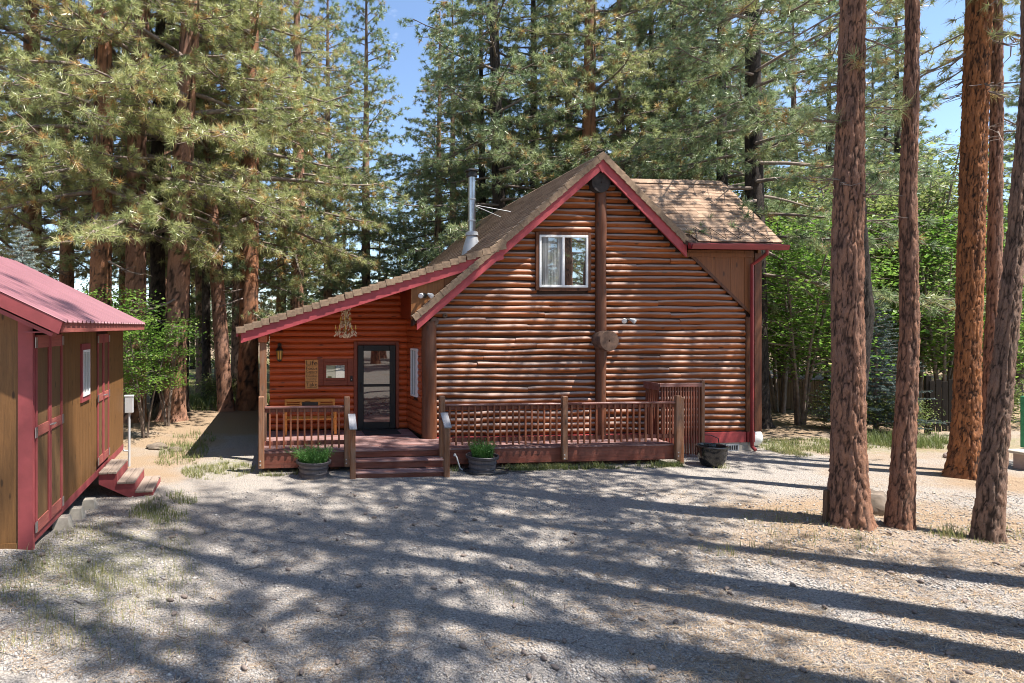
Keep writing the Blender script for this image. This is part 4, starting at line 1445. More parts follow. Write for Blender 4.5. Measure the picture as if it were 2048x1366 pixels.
shed_door(D1[0], D1[1], .50, 2.98, 1.77)
shed_door(D2[0], D2[1], .58, 2.95, 1.80)
sw_ = MB()
for (y0, y1, z0, z1) in ((2.26, 2.82, 2.70, 2.80), (2.26, 2.82, 1.86, 1.95), (2.26, 2.33, 1.95, 2.70), (2.75, 2.82, 1.95, 2.70)):
    sw_.box(-.003, .022, y0, y1, z0, z1)
sw_ = sw_.build('window', M['shed_trim'], shed)
f_ = MB()
for (y0, y1, z0, z1) in ((2.33, 2.75, 2.66, 2.70), (2.33, 2.75, 1.95, 1.99), (2.33, 2.37, 1.99, 2.66), (2.71, 2.75, 1.99, 2.66), (2.52, 2.56, 1.99, 2.66)):
    f_.box(-.003, .035, y0, y1, z0, z1)
f_.build('frame', M['white'], sw_)
MB().box(.0, .012, 2.37, 2.52, 1.99, 2.66).build('pane', M['pane_dark'], sw_)
MB().box(.0, .012, 2.56, 2.71, 1.99, 2.66).build('pane', M['pane_dark'], sw_)
# roof: ribbed sheets
sroof_o = MB().prism([(EX - .03, EZ - .04), (-SWID / 2, sroof(-SWID / 2) - .03), (-SWID - EX + .03, EZ - .04), (-SWID - EX + .03, EZ - .08), (-SWID / 2, sroof(-SWID / 2) - .09), (EX - .03, EZ - .08)], -.2, SLEN + .08).build('roof', M['body'], shed)
y = -.24
while y < SLEN + .1:
    y1 = min(y + .915, SLEN + .12)
    ys = []; hs = []
    q = y
    while q < y1 - .01:
        for dq, hgt in ((0, 0), (.07, 0), (.085, .03), (.115, .03), (.13, 0)):
            if q + dq <= y1: ys.append(q + dq); hs.append(hgt)
        q += .229
    ys.append(y1); hs.append(0)
    V = []; F = []
    for (yy, hh_) in zip(ys, hs):
        V.append((EX + .03, yy, sroof(EX + .03) - .012 + hh_)); V.append((-SWID / 2, yy, sroof(-SWID / 2) - .012 + hh_))
        V.append((EX + .03, yy, sroof(EX + .03) - .022 + hh_)); V.append((-SWID / 2, yy, sroof(-SWID / 2) - .022 + hh_))
    for k in range(len(ys) - 1):
        o = k * 4
        F += [(o, o + 4, o + 5, o + 1), (o + 2, o + 3, o + 7, o + 6), (o, o + 2, o + 6, o + 4)]
    mb = MB(); mb.add(V, F); mb.build('roof_sheet', M['shed_roof'], sroof_o)
    y = y1 - .03 if y1 < SLEN + .11 else 99
MB().prism([(-SWID / 2, sroof(-SWID / 2) - .02), (-SWID - EX, EZ - .02), (-SWID - EX, EZ - .03), (-SWID / 2, sroof(-SWID / 2) - .03)], -.24, SLEN + .12).build('roof_sheet', M['shed_roof'], sroof_o)
MB().box(EX - .028, EX + .004, -.2, SLEN + .08, EZ - .15, EZ - .03).build('eave_fascia', M['shed_fascia'], shed)
MB().box(-.03, EX - .03, -.19, SLEN + .07, EZ - .155, EZ - .14).build('soffit', M['shed_trim'], shed)
MB().prism([(EX + .0, EZ - .02), (-SWID / 2, sroof(-SWID / 2) - .02), (-SWID / 2, sroof(-SWID / 2) - .21), (EX - .05, EZ - .17)], -.236, -.205).build('rake_fascia', M['shed_trim'], shed)
MB().prism([(EX - .12, EZ - .16), (-SWID / 2, sroof(-SWID / 2) - .235), (-SWID / 2, sroof(-SWID / 2) - .30), (EX - .14, EZ - .20)], -.20, -.02).build('rake_soffit', M['shed_trim'], shed)
# concrete pier blocks
for (u, v, s_) in ((122, 1061, .24), (150, 1036, .23), (176, 1016, .23)):
    best = None
    for z0 in (.1, .2):
        X_, Y_ = ray_ground(u, v, z0)
    zz = gz(X_, Y_)
    X_, Y_ = ray_ground(u, v, zz)
    mb = MB()
    a, h_ = s_ / 2, .17
    mb.add([(-a, -a, 0), (a, -a, 0), (a, a, 0), (-a, a, 0), (-a * .7, -a * .7, h_), (a * .7, -a * .7, h_), (a * .7, a * .7, h_), (-a * .7, a * .7, h_)],
           [(3, 2, 1, 0), (4, 5, 6, 7), (0, 1, 5, 4), (1, 2, 6, 5), (2, 3, 7, 6), (3, 0, 4, 7)])
    o = mb.build('pier_block', M['concrete'])
    o.location = (X_ - .03, Y_ + .12, gz(X_, Y_) - .02); o.rotation_euler = (0, 0, SZ)
    nm = {122: 'nearest the double door', 150: 'in the middle of the three', 176: 'nearest the wooden steps'}[u]
    tag(o, 'small grey concrete pier block under the shed, ' + nm, 'pier block', 'pier blocks under the shed')
# steps up to the far shed door
ss = SHED_N + SD * 3.38 + SW * .03
st = empty('wooden_steps', (ss[0], ss[1], 0), SZ, 'three weathered plank steps with red stringers at the far shed door', 'steps')
for k, zt in enumerate((.49, .305, .135)):
    x0 = k * .31
    for q in range(2):
        MB().bbox(x0 + q * .155 + .003, x0 + q * .155 + .150, -.03, 1.06, zt - .04, zt, .006).build('tread', M['stepwood'], st)
for yy in (.0, 1.0):
    MB().prism([(.0, .45), (.31, .45), (.31, .265), (.62, .265), (.62, .095), (.93, .095), (.93, -.06), (.66, -.06), (.0, .27)], yy, yy + .035).build('stringer', M['shed_trim'], st)
for k, zt in enumerate((.45, .265, .095)):
    MB().box((k + 1) * .31 - .02, (k + 1) * .31 - .002, .036, .998, zt - .17, zt - .001).build('riser', M['shed_trim'], st)
# meter box on its conduit at the far corner
ss = SHED_N + SD * 5.95 + SW * .10
eb = empty('meter_box', (ss[0], ss[1], 0), SZ, 'small grey electrical box on a conduit at the far shed corner', 'electrical box')
MB().bbox(-.09, .09, -.05, .05, 1.18, 1.55, .01).build('case', M['box_grey'], eb)
MB().bbox(-.10, .10, -.055, .055, 1.53, 1.57, .008).build('lid', M['box_grey'], eb)
MB().tube([(0, 0, 1.2), (0, 0, -.1)], .028, 8).build('conduit', M['galv'], eb)
MB().tube([(-.02, -.03, .35), (-.10, -.03, .35), (-.16, -.03, .5), (-.16, -.03, .8)], .02, 6).build('conduit_bend', M['galv'], eb)
MB().bbox(-.20, -.12, -.06, 0, .78, .92, .008).build('outlet', M['box_grey'], eb)

# ------------------------------------------------------------------ trees
def trunk_mesh(path, prof, nang, dzs, mat, seed, depth=.026, cw=.062, chh=.30, flare=.6, lobes=5):
    """furrowed trunk: path is [(x,y,z)], prof [(z,r)], dzs [(z_from, step)]"""
    path = np.array(path, float); prof = np.array(prof, float)
    zs = []; zmax = path[-1, 2]; zc = path[0, 2]
    while zc < zmax:
        zs.append(zc)
        zc += [s for (z0, s) in dzs if zc >= z0 - 1e-6][-1]
    zs.append(zmax); zs = np.array(zs)
    px = np.interp(zs, path[:, 2], path[:, 0]); py = np.interp(zs, path[:, 2], path[:, 1])
    ker = max(1, len(zs) // 30)
    if ker > 1:
        k_ = np.ones(ker) / ker
        px = np.convolve(np.pad(px, ker // 2, 'edge'), k_, 'valid')[:len(zs)]
        py = np.convolve(np.pad(py, ker // 2, 'edge'), k_, 'valid')[:len(zs)]
    rr = np.interp(zs, prof[:, 0], prof[:, 1])
    th = np.linspace(0, 2 * np.pi, nang, endpoint=False)
    TH_, ZZ = np.meshgrid(th, zs)
    wrap = max(5, int(round(2 * np.pi * prof[:, 1].mean() / cw)))
    U = TH_ / (2 * np.pi) * wrap
    # interlacing upright furrows: contour lines of two stretched noises, crossed by short cracks
    def two(s_, kz):
        return (vnoise(U, ZZ * kz, seed + s_, wrap) + .55 * vnoise(U * 2, ZZ * kz * 2.1, seed + s_ + 1, wrap * 2) + .25 * vnoise(U * 4, ZZ * kz * 4.3, seed + s_ + 2, wrap * 4)) / 1.8
    kz = 1.0 / chh
    e = np.minimum(np.abs(two(40, kz) - .5), np.abs(two(50, kz * .8) - .5))
    cr_ = np.abs(two(60, kz * 3.5) - .5)
    plate = np.clip(e / .11, 0, 1) ** .8 * (.6 + .4 * np.clip(cr_ / .05, 0, 1))
    cid = vnoise(U * 1.0, ZZ * kz * 1.3, seed + 70, wrap)
    cid2 = vnoise(U * 3.0, ZZ * kz * 5, seed + 71, wrap * 3)
    plate = plate * (.75 + .5 * (cid2 - .5))
    plate = np.clip(plate, 0, 1)
    fl = 1 + flare * np.exp(-(ZZ - zs[0]) / .22) * (.75 + .45 * np.sin(lobes * TH_ + seed)) + .10 * np.exp(-(ZZ - zs[0]) / .9)
    R = rr[:, None] * fl * (1 + .05 * (vnoise(U * .5, ZZ * .8, seed + 17, max(2, wrap // 2)) - .5)) + depth * (plate - .65) + depth * .5 * (vnoise(U * 4, ZZ * 14, seed + 21, wrap * 4) - .5)
    X = px[:, None] + R * np.cos(TH_); Y = py[:, None] + R * np.sin(TH_)
    V = np.stack([X.ravel(), Y.ravel(), ZZ.ravel()], 1)
    n = nang
    a = (np.arange(len(zs) - 1)[:, None] * n + np.arange(n)[None])
    b_ = (np.arange(len(zs) - 1)[:, None] * n + (np.arange(n) + 1)[None] % n)
    Q = np.stack([a, b_, b_ + n, a + n], 2).reshape(-1, 4)
    cell = np.clip(.65 * cid + .35 * cid2, 0, 1)
    return np_mesh('trunk', V, Q, mat, {'plate': plate.ravel(), 'cell': cell.ravel()}, smooth=True)


def norm(a): return a / np.maximum(np.linalg.norm(a, axis=-1, keepdims=True), 1e-9)


def tufts(P, A, g, m=30, ln=.19, w=.014, spread=(.25, 1.7), back=.12, tint=None):
    """needle tufts: m long needles fanned round every shoot tip P with axis A"""
    n = len(P)
    A = norm(A)
    ref = np.where(np.abs(A[:, 2:3]) < .9, np.array([[0, 0, 1.0]]), np.array([[1.0, 0, 0]]))
    B = norm(np.cross(A, ref)); Cc = np.cross(A, B)
    ph = g.uniform(0, 2 * np.pi, (n, m)); th = g.uniform(spread[0], spread[1], (n, m)) ** 1.0
    d = (A[:, None] * np.cos(th)[..., None] + (B[:, None] * np.cos(ph)[..., None] + Cc[:, None] * np.sin(ph)[..., None]) * np.sin(th)[..., None])
    base = P[:, None] - A[:, None] * (g.uniform(0, back, (n, m)))[..., None]
    L = ln * g.uniform(.7, 1.15, (n, m)) * g.uniform(.65, 1.2, (n, 1))
    tip = base + d * L[..., None]; tip[..., 2] -= .10 * L
    wv = norm(np.cross(d, g.normal(0, 1, (n, m, 3)))) * (w * .5)
    V = np.stack([base - wv, base + wv, tip], 2).reshape(-1, 3)
    if tint is None: tint = g.uniform(0, 1, n)
    T = np.repeat(np.clip(tint[:, None] + g.normal(0, .07, (n, m)), 0, 1), 3, axis=1).ravel()
    return V, T


def tube_np(segs, sides=5):
    """many polyline branches -> one array mesh; segs: list of (points (k,3), radii (k,))"""
    VV = []; FF = []; off = 0
    th = np.linspace(0, 2 * np.pi, sides, endpoint=False)
    for pts, rad in segs:
        pts = np.asarray(pts, float); rad = np.asarray(rad, float)
        d = norm(np.gradient(pts, axis=0))
        ref = np.array([0, 0, 1.0]) if abs(d[0, 2]) < .9 else np.array([1.0, 0, 0])
        a = norm(np.cross(d, ref)); b_ = np.cross(d, a)
        ring = pts[:, None] + (a[:, None] * np.cos(th)[None, :, None] + b_[:, None] * np.sin(th)[None, :, None]) * rad[:, None, None]
        k = len(pts)
        VV.append(ring.reshape(-1, 3))
        i0 = np.arange(k - 1)[:, None] * sides + np.arange(sides)[None]
        i1 = np.arange(k - 1)[:, None] * sides + ((np.arange(sides) + 1) % sides)[None]
        FF.append(np.stack([i0, i1, i1 + sides, i0 + sides], 2).reshape(-1, 4) + off)
        off += k * sides
    return np.concatenate(VV), np.concatenate(FF)


def pine_crown(seed, H, cb, R, nb, needle, m=30, ln=.19, w=.015, low_droop=.32, dense=1.0, dead=8, olive=.0, cone=1.0, thin=1.0):
    g = np.random.default_rng(seed)
    segs = []; TP = []; TA = []; TT = []
    for i in range(nb + dead):
        isdead = i >= nb
        f = (i + g.uniform(0, 1)) / nb if not isdead else g.uniform(-.18, .12)
        h = cb + (H - cb) * (f ** 1.0 if f > 0 else f)
        az = i * 2.399 + g.normal(0, .35)
        prof = (.92 + .5 * f) if f < .16 else (max(1 - f, 0) / .84) ** cone + .06
        L = R * min(1.0, max(.12, prof)) * g.uniform(.65, 1.12)
        if isdead: L *= g.uniform(.3, .6)
        el = -.15 + .75 * max(f, 0) + g.normal(0, .12)
        dr = low_droop * (1 - max(f, 0)) * g.uniform(.6, 1.4); up = .16
        t = np.linspace(0, 1, 7)
        bend = g.normal(0, .22)
        aa = az + bend * t
        pts = np.stack([np.cumsum(np.r_[0, np.diff(t)] * np.cos(aa)) * L, np.cumsum(np.r_[0, np.diff(t)] * np.sin(aa)) * L, h + L * (t * math.tan(el) - dr * t ** 2 + up * t ** 4)], 1)
        r0 = (.022 + .013 * L) * thin
        segs.append((pts, r0 * (1 - .8 * t) + .004))
        if isdead:
            for q in range(4):
                tt = g.uniform(.3, .95); p = np.array([np.interp(tt, t, pts[:, c]) for c in range(3)])
                a2 = az + g.choice([-1, 1]) * g.uniform(.4, 1.3)
                l2 = g.uniform(.25, .7)
                e2 = p + np.array([math.cos(a2) * l2, math.sin(a2) * l2, g.uniform(-.35, .15) * l2])
                segs.append((np.array([p, (p + e2) / 2 + g.normal(0, .03, 3), e2]), np.array([.011, .008, .004])))
            continue
        ns = int((4 + L * 2.7) * dense)
        brt = g.uniform(0, 1)
        for q in range(ns):
            tt = .22 + .80 * (q + g.uniform(0, 1)) / ns
            tt = min(tt, 1.0)
            p = np.array([np.interp(tt, t, pts[:, c]) for c in range(3)])
            a2 = az + bend * tt + g.choice([-1, 1]) * g.uniform(.45, 1.25)
            if tt > .93: a2 = az + bend + g.normal(0, .4)
            l2 = (.22 + .34 * L * (1.05 - tt) + .12 * L * tt) * g.uniform(.5, 1.1)
            l2 = min(l2, 1.5)
            z2 = g.uniform(-.40, .28) - .25 * (1 - f)
            e2 = p + np.array([math.cos(a2) * l2, math.sin(a2) * l2, z2 * l2])
            mid = (p + e2) / 2 + np.array([0, 0, -.06 * l2]) + g.normal(0, .03, 3)
            segs.append((np.array([p, mid, e2]), np.array([.013, .010, .006])))
            nt_ = int(max(2, round(l2 / .22)))
            for c in range(nt_):
                s = (c + .6 + g.uniform(-.2, .4)) / nt_
                s = min(s, 1.0)
                bp = p * (1 - s) ** 2 + 2 * mid * s * (1 - s) + e2 * s * s
                dirv = norm(e2 - p)
                if s < .95:
                    sa = g.uniform(0, 2 * np.pi)
                    dirv = norm(dirv * .6 + np.array([math.cos(sa), math.sin(sa), g.uniform(-.1, .8)]) * .9)
                else:
                    dirv = norm(dirv + np.array([0, 0, .45]))
                lt = g.uniform(.08, .22)
                TP.append(bp + dirv * lt); TA.append(dirv)
                TT.append(np.clip(.25 + .45 * brt * .5 + g.normal(.12, .16) + olive, 0, .93) if g.uniform() > .10 else g.uniform(.93, 1))
    TP = np.array(TP); TA = np.array(TA); TT = np.array(TT)
    V, T = tufts(TP, TA, g, m, ln, w, tint=TT)
    crown = np_mesh('crown', V, np.arange(len(V)).reshape(-1, 3), needle, {'tint': T})
    bv, bf = tube_np(segs)
    br = np_mesh('branches', bv, bf, M['branch'], smooth=True)
    return br, crown


VAR = {}
VAR['A'] = pine_crown(21, 27, 6.0, 4.5, 88, M['needle'], m=34, ln=.235, w=.018, dense=1.1, cone=1.25)
VAR['B'] = pine_crown(22, 25, 5.6, 4.3, 84, M['needle'], m=34, ln=.235, w=.018, dense=1.1, olive=.06, cone=1.25)
VAR['C'] = pine_crown(23, 27, 12.0, 3.1, 30, M['needle'], m=30, ln=.24, w=.020, dense=.86, dead=8, thin=.6)
VAR['F'] = pine_crown(26, 27, 10.5, 3.4, 32, M['needle'], m=30, ln=.24, w=.020, dense=1.15, dead=8, thin=.6)
VAR['D'] = pine_crown(24, 22, 3.0, 3.8, 92, M['needle_blue'], m=32, w=.022, ln=.235, dense=1.25, cone=1.2)
VAR['E'] = pine_crown(25, 24, 4.2, 4.5, 92, M['needle_blue'], m=32, w=.022, ln=.24, low_droop=.25, dense=1.25, cone=1.15, dead=3, thin=.75)
SPRAY1 = pine_crown(31, 7.4, 5.4, .75, 5, M['needle'], m=34, ln=.2, w=.010, dense=.8, dead=3, low_droop=.6)
SPRAY3 = pine_crown(32, 10.6, 8.2, .95, 7, M['needle'], m=34, ln=.22, w=.012, dense=.8, dead=4, low_droop=.6)


def var_trunk(seed, H, r, mat, bendx=.0, bendy=.0):
    path = [(0, 0, -.15), (bendx * .3, bendy * .3, H * .12), (bendx, bendy, H * .35), (bendx * .4, bendy * .4, H * .7), (0, 0, H)]
    return trunk_mesh(path, [(0, r), (H * .4, r * .78), (H, .03)], 30, [(-.2, .10), (9, .5)], mat, seed, .022, .12, .40)


TR = {
    'A': var_trunk(1, 27, .35, M['bark_orange'], .15, .0), 'A2': var_trunk(9, 27, .36, M['bark'], .15, .0), 'B': var_trunk(2, 25, .34, M['bark'], -.2, .1),
    'C': var_trunk(3, 27, .26, M['bark'], .1, .1), 'F': var_trunk(7, 27, .28, M['bark'], .1, .0), 'D': var_trunk(4, 22, .24, M['bark_dark'], .1, -.1),
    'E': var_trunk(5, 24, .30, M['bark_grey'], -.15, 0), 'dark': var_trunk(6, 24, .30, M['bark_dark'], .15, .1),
}


def pine(u, Y, var, label, group=None, scale=1.0, rz=None, lean=(0, 0), trunk=None, crown_off=(0, 0, 0), name='pine_tree', tr_mesh=None, X=None, branches=True):
    """a pine at distance Y in the direction of photo column u"""
    x = (u - 690) / 1200 * Y if X is None else X
    t = empty(name, (x, Y, gz(x, Y)), 0, label, 'tree', group)
    t.rotation_euler = (lean[0], lean[1], 0)
    rz = rnd.uniform(0, 6.28) if rz is None else rz
    link('trunk', trunk or tr_mesh or TR[var], t, None, None if trunk else (0, 0, rz), None if trunk else scale)
    br, cr = VAR[var]
    link('branches', br, t, crown_off, (0, 0, rz), scale)['kind'] = 'stuff'
    link('crown', cr, t, crown_off, (0, 0, rz), scale)
    return t


# --- the four near pines at the right, modelled one by one
def near_pine(base, pts, prof, mat, label, seed, var, rz, H=26, depth=.03, flare=.55, nang=104, step=.03, cs=1.0, coff=None, lobes=5):
    bx, by = base
    z0 = gz(bx, by) - .12
    path = [(pts[0][0], 0, z0)] + [(p[0], p[2] if len(p) > 2 else 0, p[1]) for p in pts] + [(pts[-1][0] * 1.15, 0, H)]
    pr = [(z0, prof[0][1])] + list(prof) + [(H, .03)]
    tm = trunk_mesh(path, pr, nang, [(z0 - .1, step), (9.5, .4)], mat, seed, depth, flare=flare, lobes=lobes)
    t = empty('pine_tree', (bx, by, 0), 0, label, 'tree', 'tall pines at the drive edge')
    link('trunk', tm, t)
    co = coff or (pts[-1][0], 0, 0)
    br, cr = VAR[var]
    link('branches', br, t, co, (0, 0, rz), cs)['kind'] = 'stuff'
    link('crown', cr, t, co, (0, 0, rz), cs)
    return t


near_pine((7.70, 9.15), [(0, .1), (-.02, 1.2), (-.04, 4.2), (.05, 8.2)], [(.3, .245), (1.2, .21), (4.2, .195), (8.2, .155)], M['bark'],
          'thick furrowed red-brown pine trunk nearest the gravel, beside the boulder', 3, 'C', .4, H=22, cs=.8, depth=.030, flare=.45)
near_pine((8.35, 9.04), [(0, .1), (.06, 1.0), (.16, 3.0), (.13, 5.0), (.20, 7.4)], [(.3, .155), (1.2, .138), (3.1, .115), (5.0, .105), (7.4, .085)], M['bark'],
          'slender straight pine trunk just right of the thick furrowed one', 5, 'C', 2.2, H=22, depth=.022, flare=.22, nang=80, cs=.86)
near_pine((12.72, 12.30), [(0, .1), (.05, 2.6), (.17, 6.6), (.28, 9.8)], [(.3, .26), (1.2, .215), (2.6, .20), (6.6, .205), (9.8, .20)], M['bark_bright'],
          'massive orange-barked pine with flared roots behind the slender trunks', 8, 'F', 1.0, H=30, depth=.035, flare=.95, cs=1.12, coff=(.28, 0, 0), lobes=4)
near_pine((9.20, 8.60), [(0, .1), (.12, 1.4), (.27, 2.8), (.44, 4.6), (.60, 6.6)], [(.3, .15), (1.4, .132), (2.8, .122), (4.6, .10), (6.6, .085)], M['bark_grey'],
          'greyish leaning pine trunk at the right edge of the picture', 12, 'C', 4.0, H=22, depth=.026, flare=.35, nang=80, cs=.84)
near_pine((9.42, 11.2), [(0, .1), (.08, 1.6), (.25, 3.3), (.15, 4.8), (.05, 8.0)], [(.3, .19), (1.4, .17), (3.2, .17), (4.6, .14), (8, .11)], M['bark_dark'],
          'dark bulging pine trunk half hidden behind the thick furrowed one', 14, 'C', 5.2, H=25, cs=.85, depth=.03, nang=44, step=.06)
near_pine((13.55, 12.60), [(0, .1), (.0, 1.6), (.08, 3.3), (.14, 8.0)], [(.3, .17), (1.4, .14), (3.2, .125), (8, .10)], M['bark'],
          'narrow brown pine stem growing close against the massive orange one', 17, 'C', 3.2, H=20, depth=.03, nang=40, step=.06, cs=.72)

for (bx_, by_, sp_, rz_) in ((7.66, 9.15, SPRAY1, 1.1), (12.92, 12.3, SPRAY3, .4)):
    par = [q for q in col.objects if q.name.startswith('pine_tree') and abs(q.location.x - bx_) < .25 and abs(q.location.y - by_) < .2][0]
    link('low_branches', sp_[0], par, (bx_ - par.location.x, 0, 0), (0, 0, rz_))['kind'] = 'stuff'
    link('low_sprays', sp_[1], par, (bx_ - par.location.x, 0, 0), (0, 0, rz_))['kind'] = 'stuff'

# --- the wood left of the cabin
LG = 'pines left of the cabin'
pine(197, 18.2, 'A', 'orange pine trunk rising right behind the pink shed roof', LG, 1.0, .3, tr_mesh=TR['A'])
pine(268, 19.6, 'B', 'broad brown pine leaning right beside the far shed corner', LG, 1.08, 1.2, (0, .035), tr_mesh=TR['B'])
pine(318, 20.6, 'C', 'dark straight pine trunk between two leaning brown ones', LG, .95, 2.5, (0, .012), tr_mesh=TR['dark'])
pine(345, 19.8, 'B', 'stout leaning pine with pale bark at its foot, by the dry shrub', LG, 1.12, 3.9, (0, .055), tr_mesh=TR['A2'])
pine(362, 22.0, 'C', 'dark pine standing close behind the stout leaning one', LG, .9, 4.4, (0, .02), tr_mesh=TR['dark'])
pine(405, 27.5, 'B', 'grey pine trunk standing far back in the sunny clearing', LG, 1.0, .9, tr_mesh=TR['E'])
pine(413, 24.6, 'C', 'thin dark pine trunk in front of the far grey one', LG, .8, 5.5, tr_mesh=TR['D'])
pine(452, 22.1, 'C', 'thin pine stem leaning left towards the dark trunks', LG, .85, 1.9, (0, -.06), tr_mesh=TR['B'])
pine(496, 22.4, 'A', 'large orange pine trunk beside the porch eave', LG, 1.12, 2.0, (0, .012))
pine(474, 25.2, 'E', 'pale grey pine leaning right behind the large orange trunk', LG, .95, .2, (0, .03))
for (u, Y, v_, s_) in ((60, 20.5, 'A', 1.05), (-150, 17.5, 'B', 1.1), (130, 25.5, 'B', 1.0), (-30, 27, 'A', 1.0), (250, 29, 'A', 1.0), (340, 33, 'B', 1.05), (590, 27.5, 'B', 1.0), (560, 34, 'A', .9), (655, 33, 'E', .95), (733, 35.5, 'E', 1.02), (300, 38, 'D', .7), (385, 42, 'D', .75), (440, 46, 'D', .8), (510, 40, 'D', .7), (610, 43, 'D', .8)):
    pine(u, Y, v_, {60: 'full-crowned pine above the shed ridge near the left edge', -150: 'pine boughs reaching in from beyond the left edge of the picture', 130: 'pine standing behind the blue spruce and the orange trunk', -30: 'pine far back in the upper left corner',
                    250: 'pine far back between the orange trunk and the leaning brown one', 340: 'farthest pine seen between the two stout leaning trunks', 590: 'pine rising above the left end of the porch roof', 560: 'pine far behind the large orange trunk', 655: 'grey-green pine above the middle of the porch roof', 733: 'slender pine bordering the blue sky gap on its left'}.get(u, 'low far pine closing the wood between the left trunks'), 'dense wood on the left', s_)

# --- behind the cabin
BG = 'pines behind the cabin'
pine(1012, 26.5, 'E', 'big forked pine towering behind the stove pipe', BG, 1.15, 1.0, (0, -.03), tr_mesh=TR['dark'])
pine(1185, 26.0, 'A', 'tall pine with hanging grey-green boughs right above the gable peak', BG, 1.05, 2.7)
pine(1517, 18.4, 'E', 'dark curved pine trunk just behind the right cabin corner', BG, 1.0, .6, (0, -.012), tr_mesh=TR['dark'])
BACK = 'pine of the wood standing behind the cabin'
for (u, Y, v_, s_) in ((880, 33, 'E', .85), (935, 40, 'D', .95), (1100, 34, 'D', 1.1), (1300, 29, 'D', 1.1), (1395, 31, 'E', 1.05), (1260, 40, 'E', 1.1), (1460, 36, 'D', 1.15), (1585, 34, 'E', .95), (800, 46, 'D', .62), (850, 52, 'D', .78), (760, 56, 'D', .72), (690, 50, 'D', .8), (1000, 48, 'D', 1.0), (1065, 28, 'D', 1.12), (1140, 30, 'E', 1.0), (1240, 27, 'E', 1.05), (1350, 26, 'D', 1.12), (960, 30, 'D', 1.0), (1440, 25, 'D', 1.1), (905, 36, 'E', .95)):
    pine(u, Y, v_, {880: 'blue-green pine bordering the sky gap on its right', 1300: 'pine rising above the ridge of the right roof', 1395: 'pine above the right end of the wing roof ridge', 1585: 'pine behind the right end of the gutter', 800: 'low far pine standing at the foot of the sky gap',
                    1065: 'dense pine between the stove pipe and the gable peak', 1240: 'dense pine just right of the gable peak', 1350: 'dense dark-stemmed pine over the middle of the wing roof', 960: 'pine right behind the cap of the stove pipe', 1440: 'pine above the right corner of the wing roof'}.get(u, BACK), 'wood behind the cabin', s_)
RIGHT = 'pine of the wood on the right beyond the fence'
for (u, Y, v_, s_) in ((1660, 32, 'D', .95), (1745, 38, 'E', .85), (1810, 34, 'D', .78), (1880, 42, 'D', .62), (1950, 46, 'D', .68), (2060, 34, 'E', .8), (2130, 25, 'D', .9), (1700, 44, 'E', .9), (1770, 36, 'D', .9), (1792, 31, 'D', .95)):
    pine(u, Y, v_, {1660: 'pine just left of the thick furrowed trunk, beyond the maple', 1770: 'pine seen between the thick and the slender near trunks', 1880: 'small far pine below the sky gap at the right', 1950: 'far pine behind the massive orange trunk', 2060: 'pine at the far right edge behind the leaning trunk', 2130: 'pine boughs reaching in from beyond the right edge'}.get(u, RIGHT), 'wood on the right', s_)

# --- pines off to the right and behind the camera, known by the shadows they throw on the drive
SHG = 'pines out of the frame that shade the drive'
for (X_, Y_, v_, s_, rz) in ((7.7, 4.9, 'C', 1.0, .2), (8.9, 5.3, 'C', 1.1, 1.7), (10.4, 6.3, 'C', .9, 3.1), (6.8, 1.6, 'C', 1.0, 4.0), (8.6, 3.3, 'C', 1.22, 2.9)):
    pine(0, Y_, v_, 'tall pine outside the frame whose shadow lies on the gravel', SHG, s_, rz, X=X_)

for k_, (X_, Y_, v_) in enumerate(((-14, -16, 'A'), (-8, -20, 'E'), (-2, -17, 'B'), (3, -22, 'D'), (9, -18, 'A'), (15, -15, 'E'), (-5, -27, 'A'), (6, -29, 'E'), (20, -20, 'B'), (-19, -10, 'D'), (12, -27, 'B'), (22, -13, 'A'), (26, -21, 'E'), (31, -15, 'B'), (18, -26, 'D'), (25, -30, 'A'))):
    pine(0, Y_, v_, 'pine across the drive behind the viewer, mirrored in the windows', 'pines across the drive', 1.0, k_ * 1.3, X=X_)


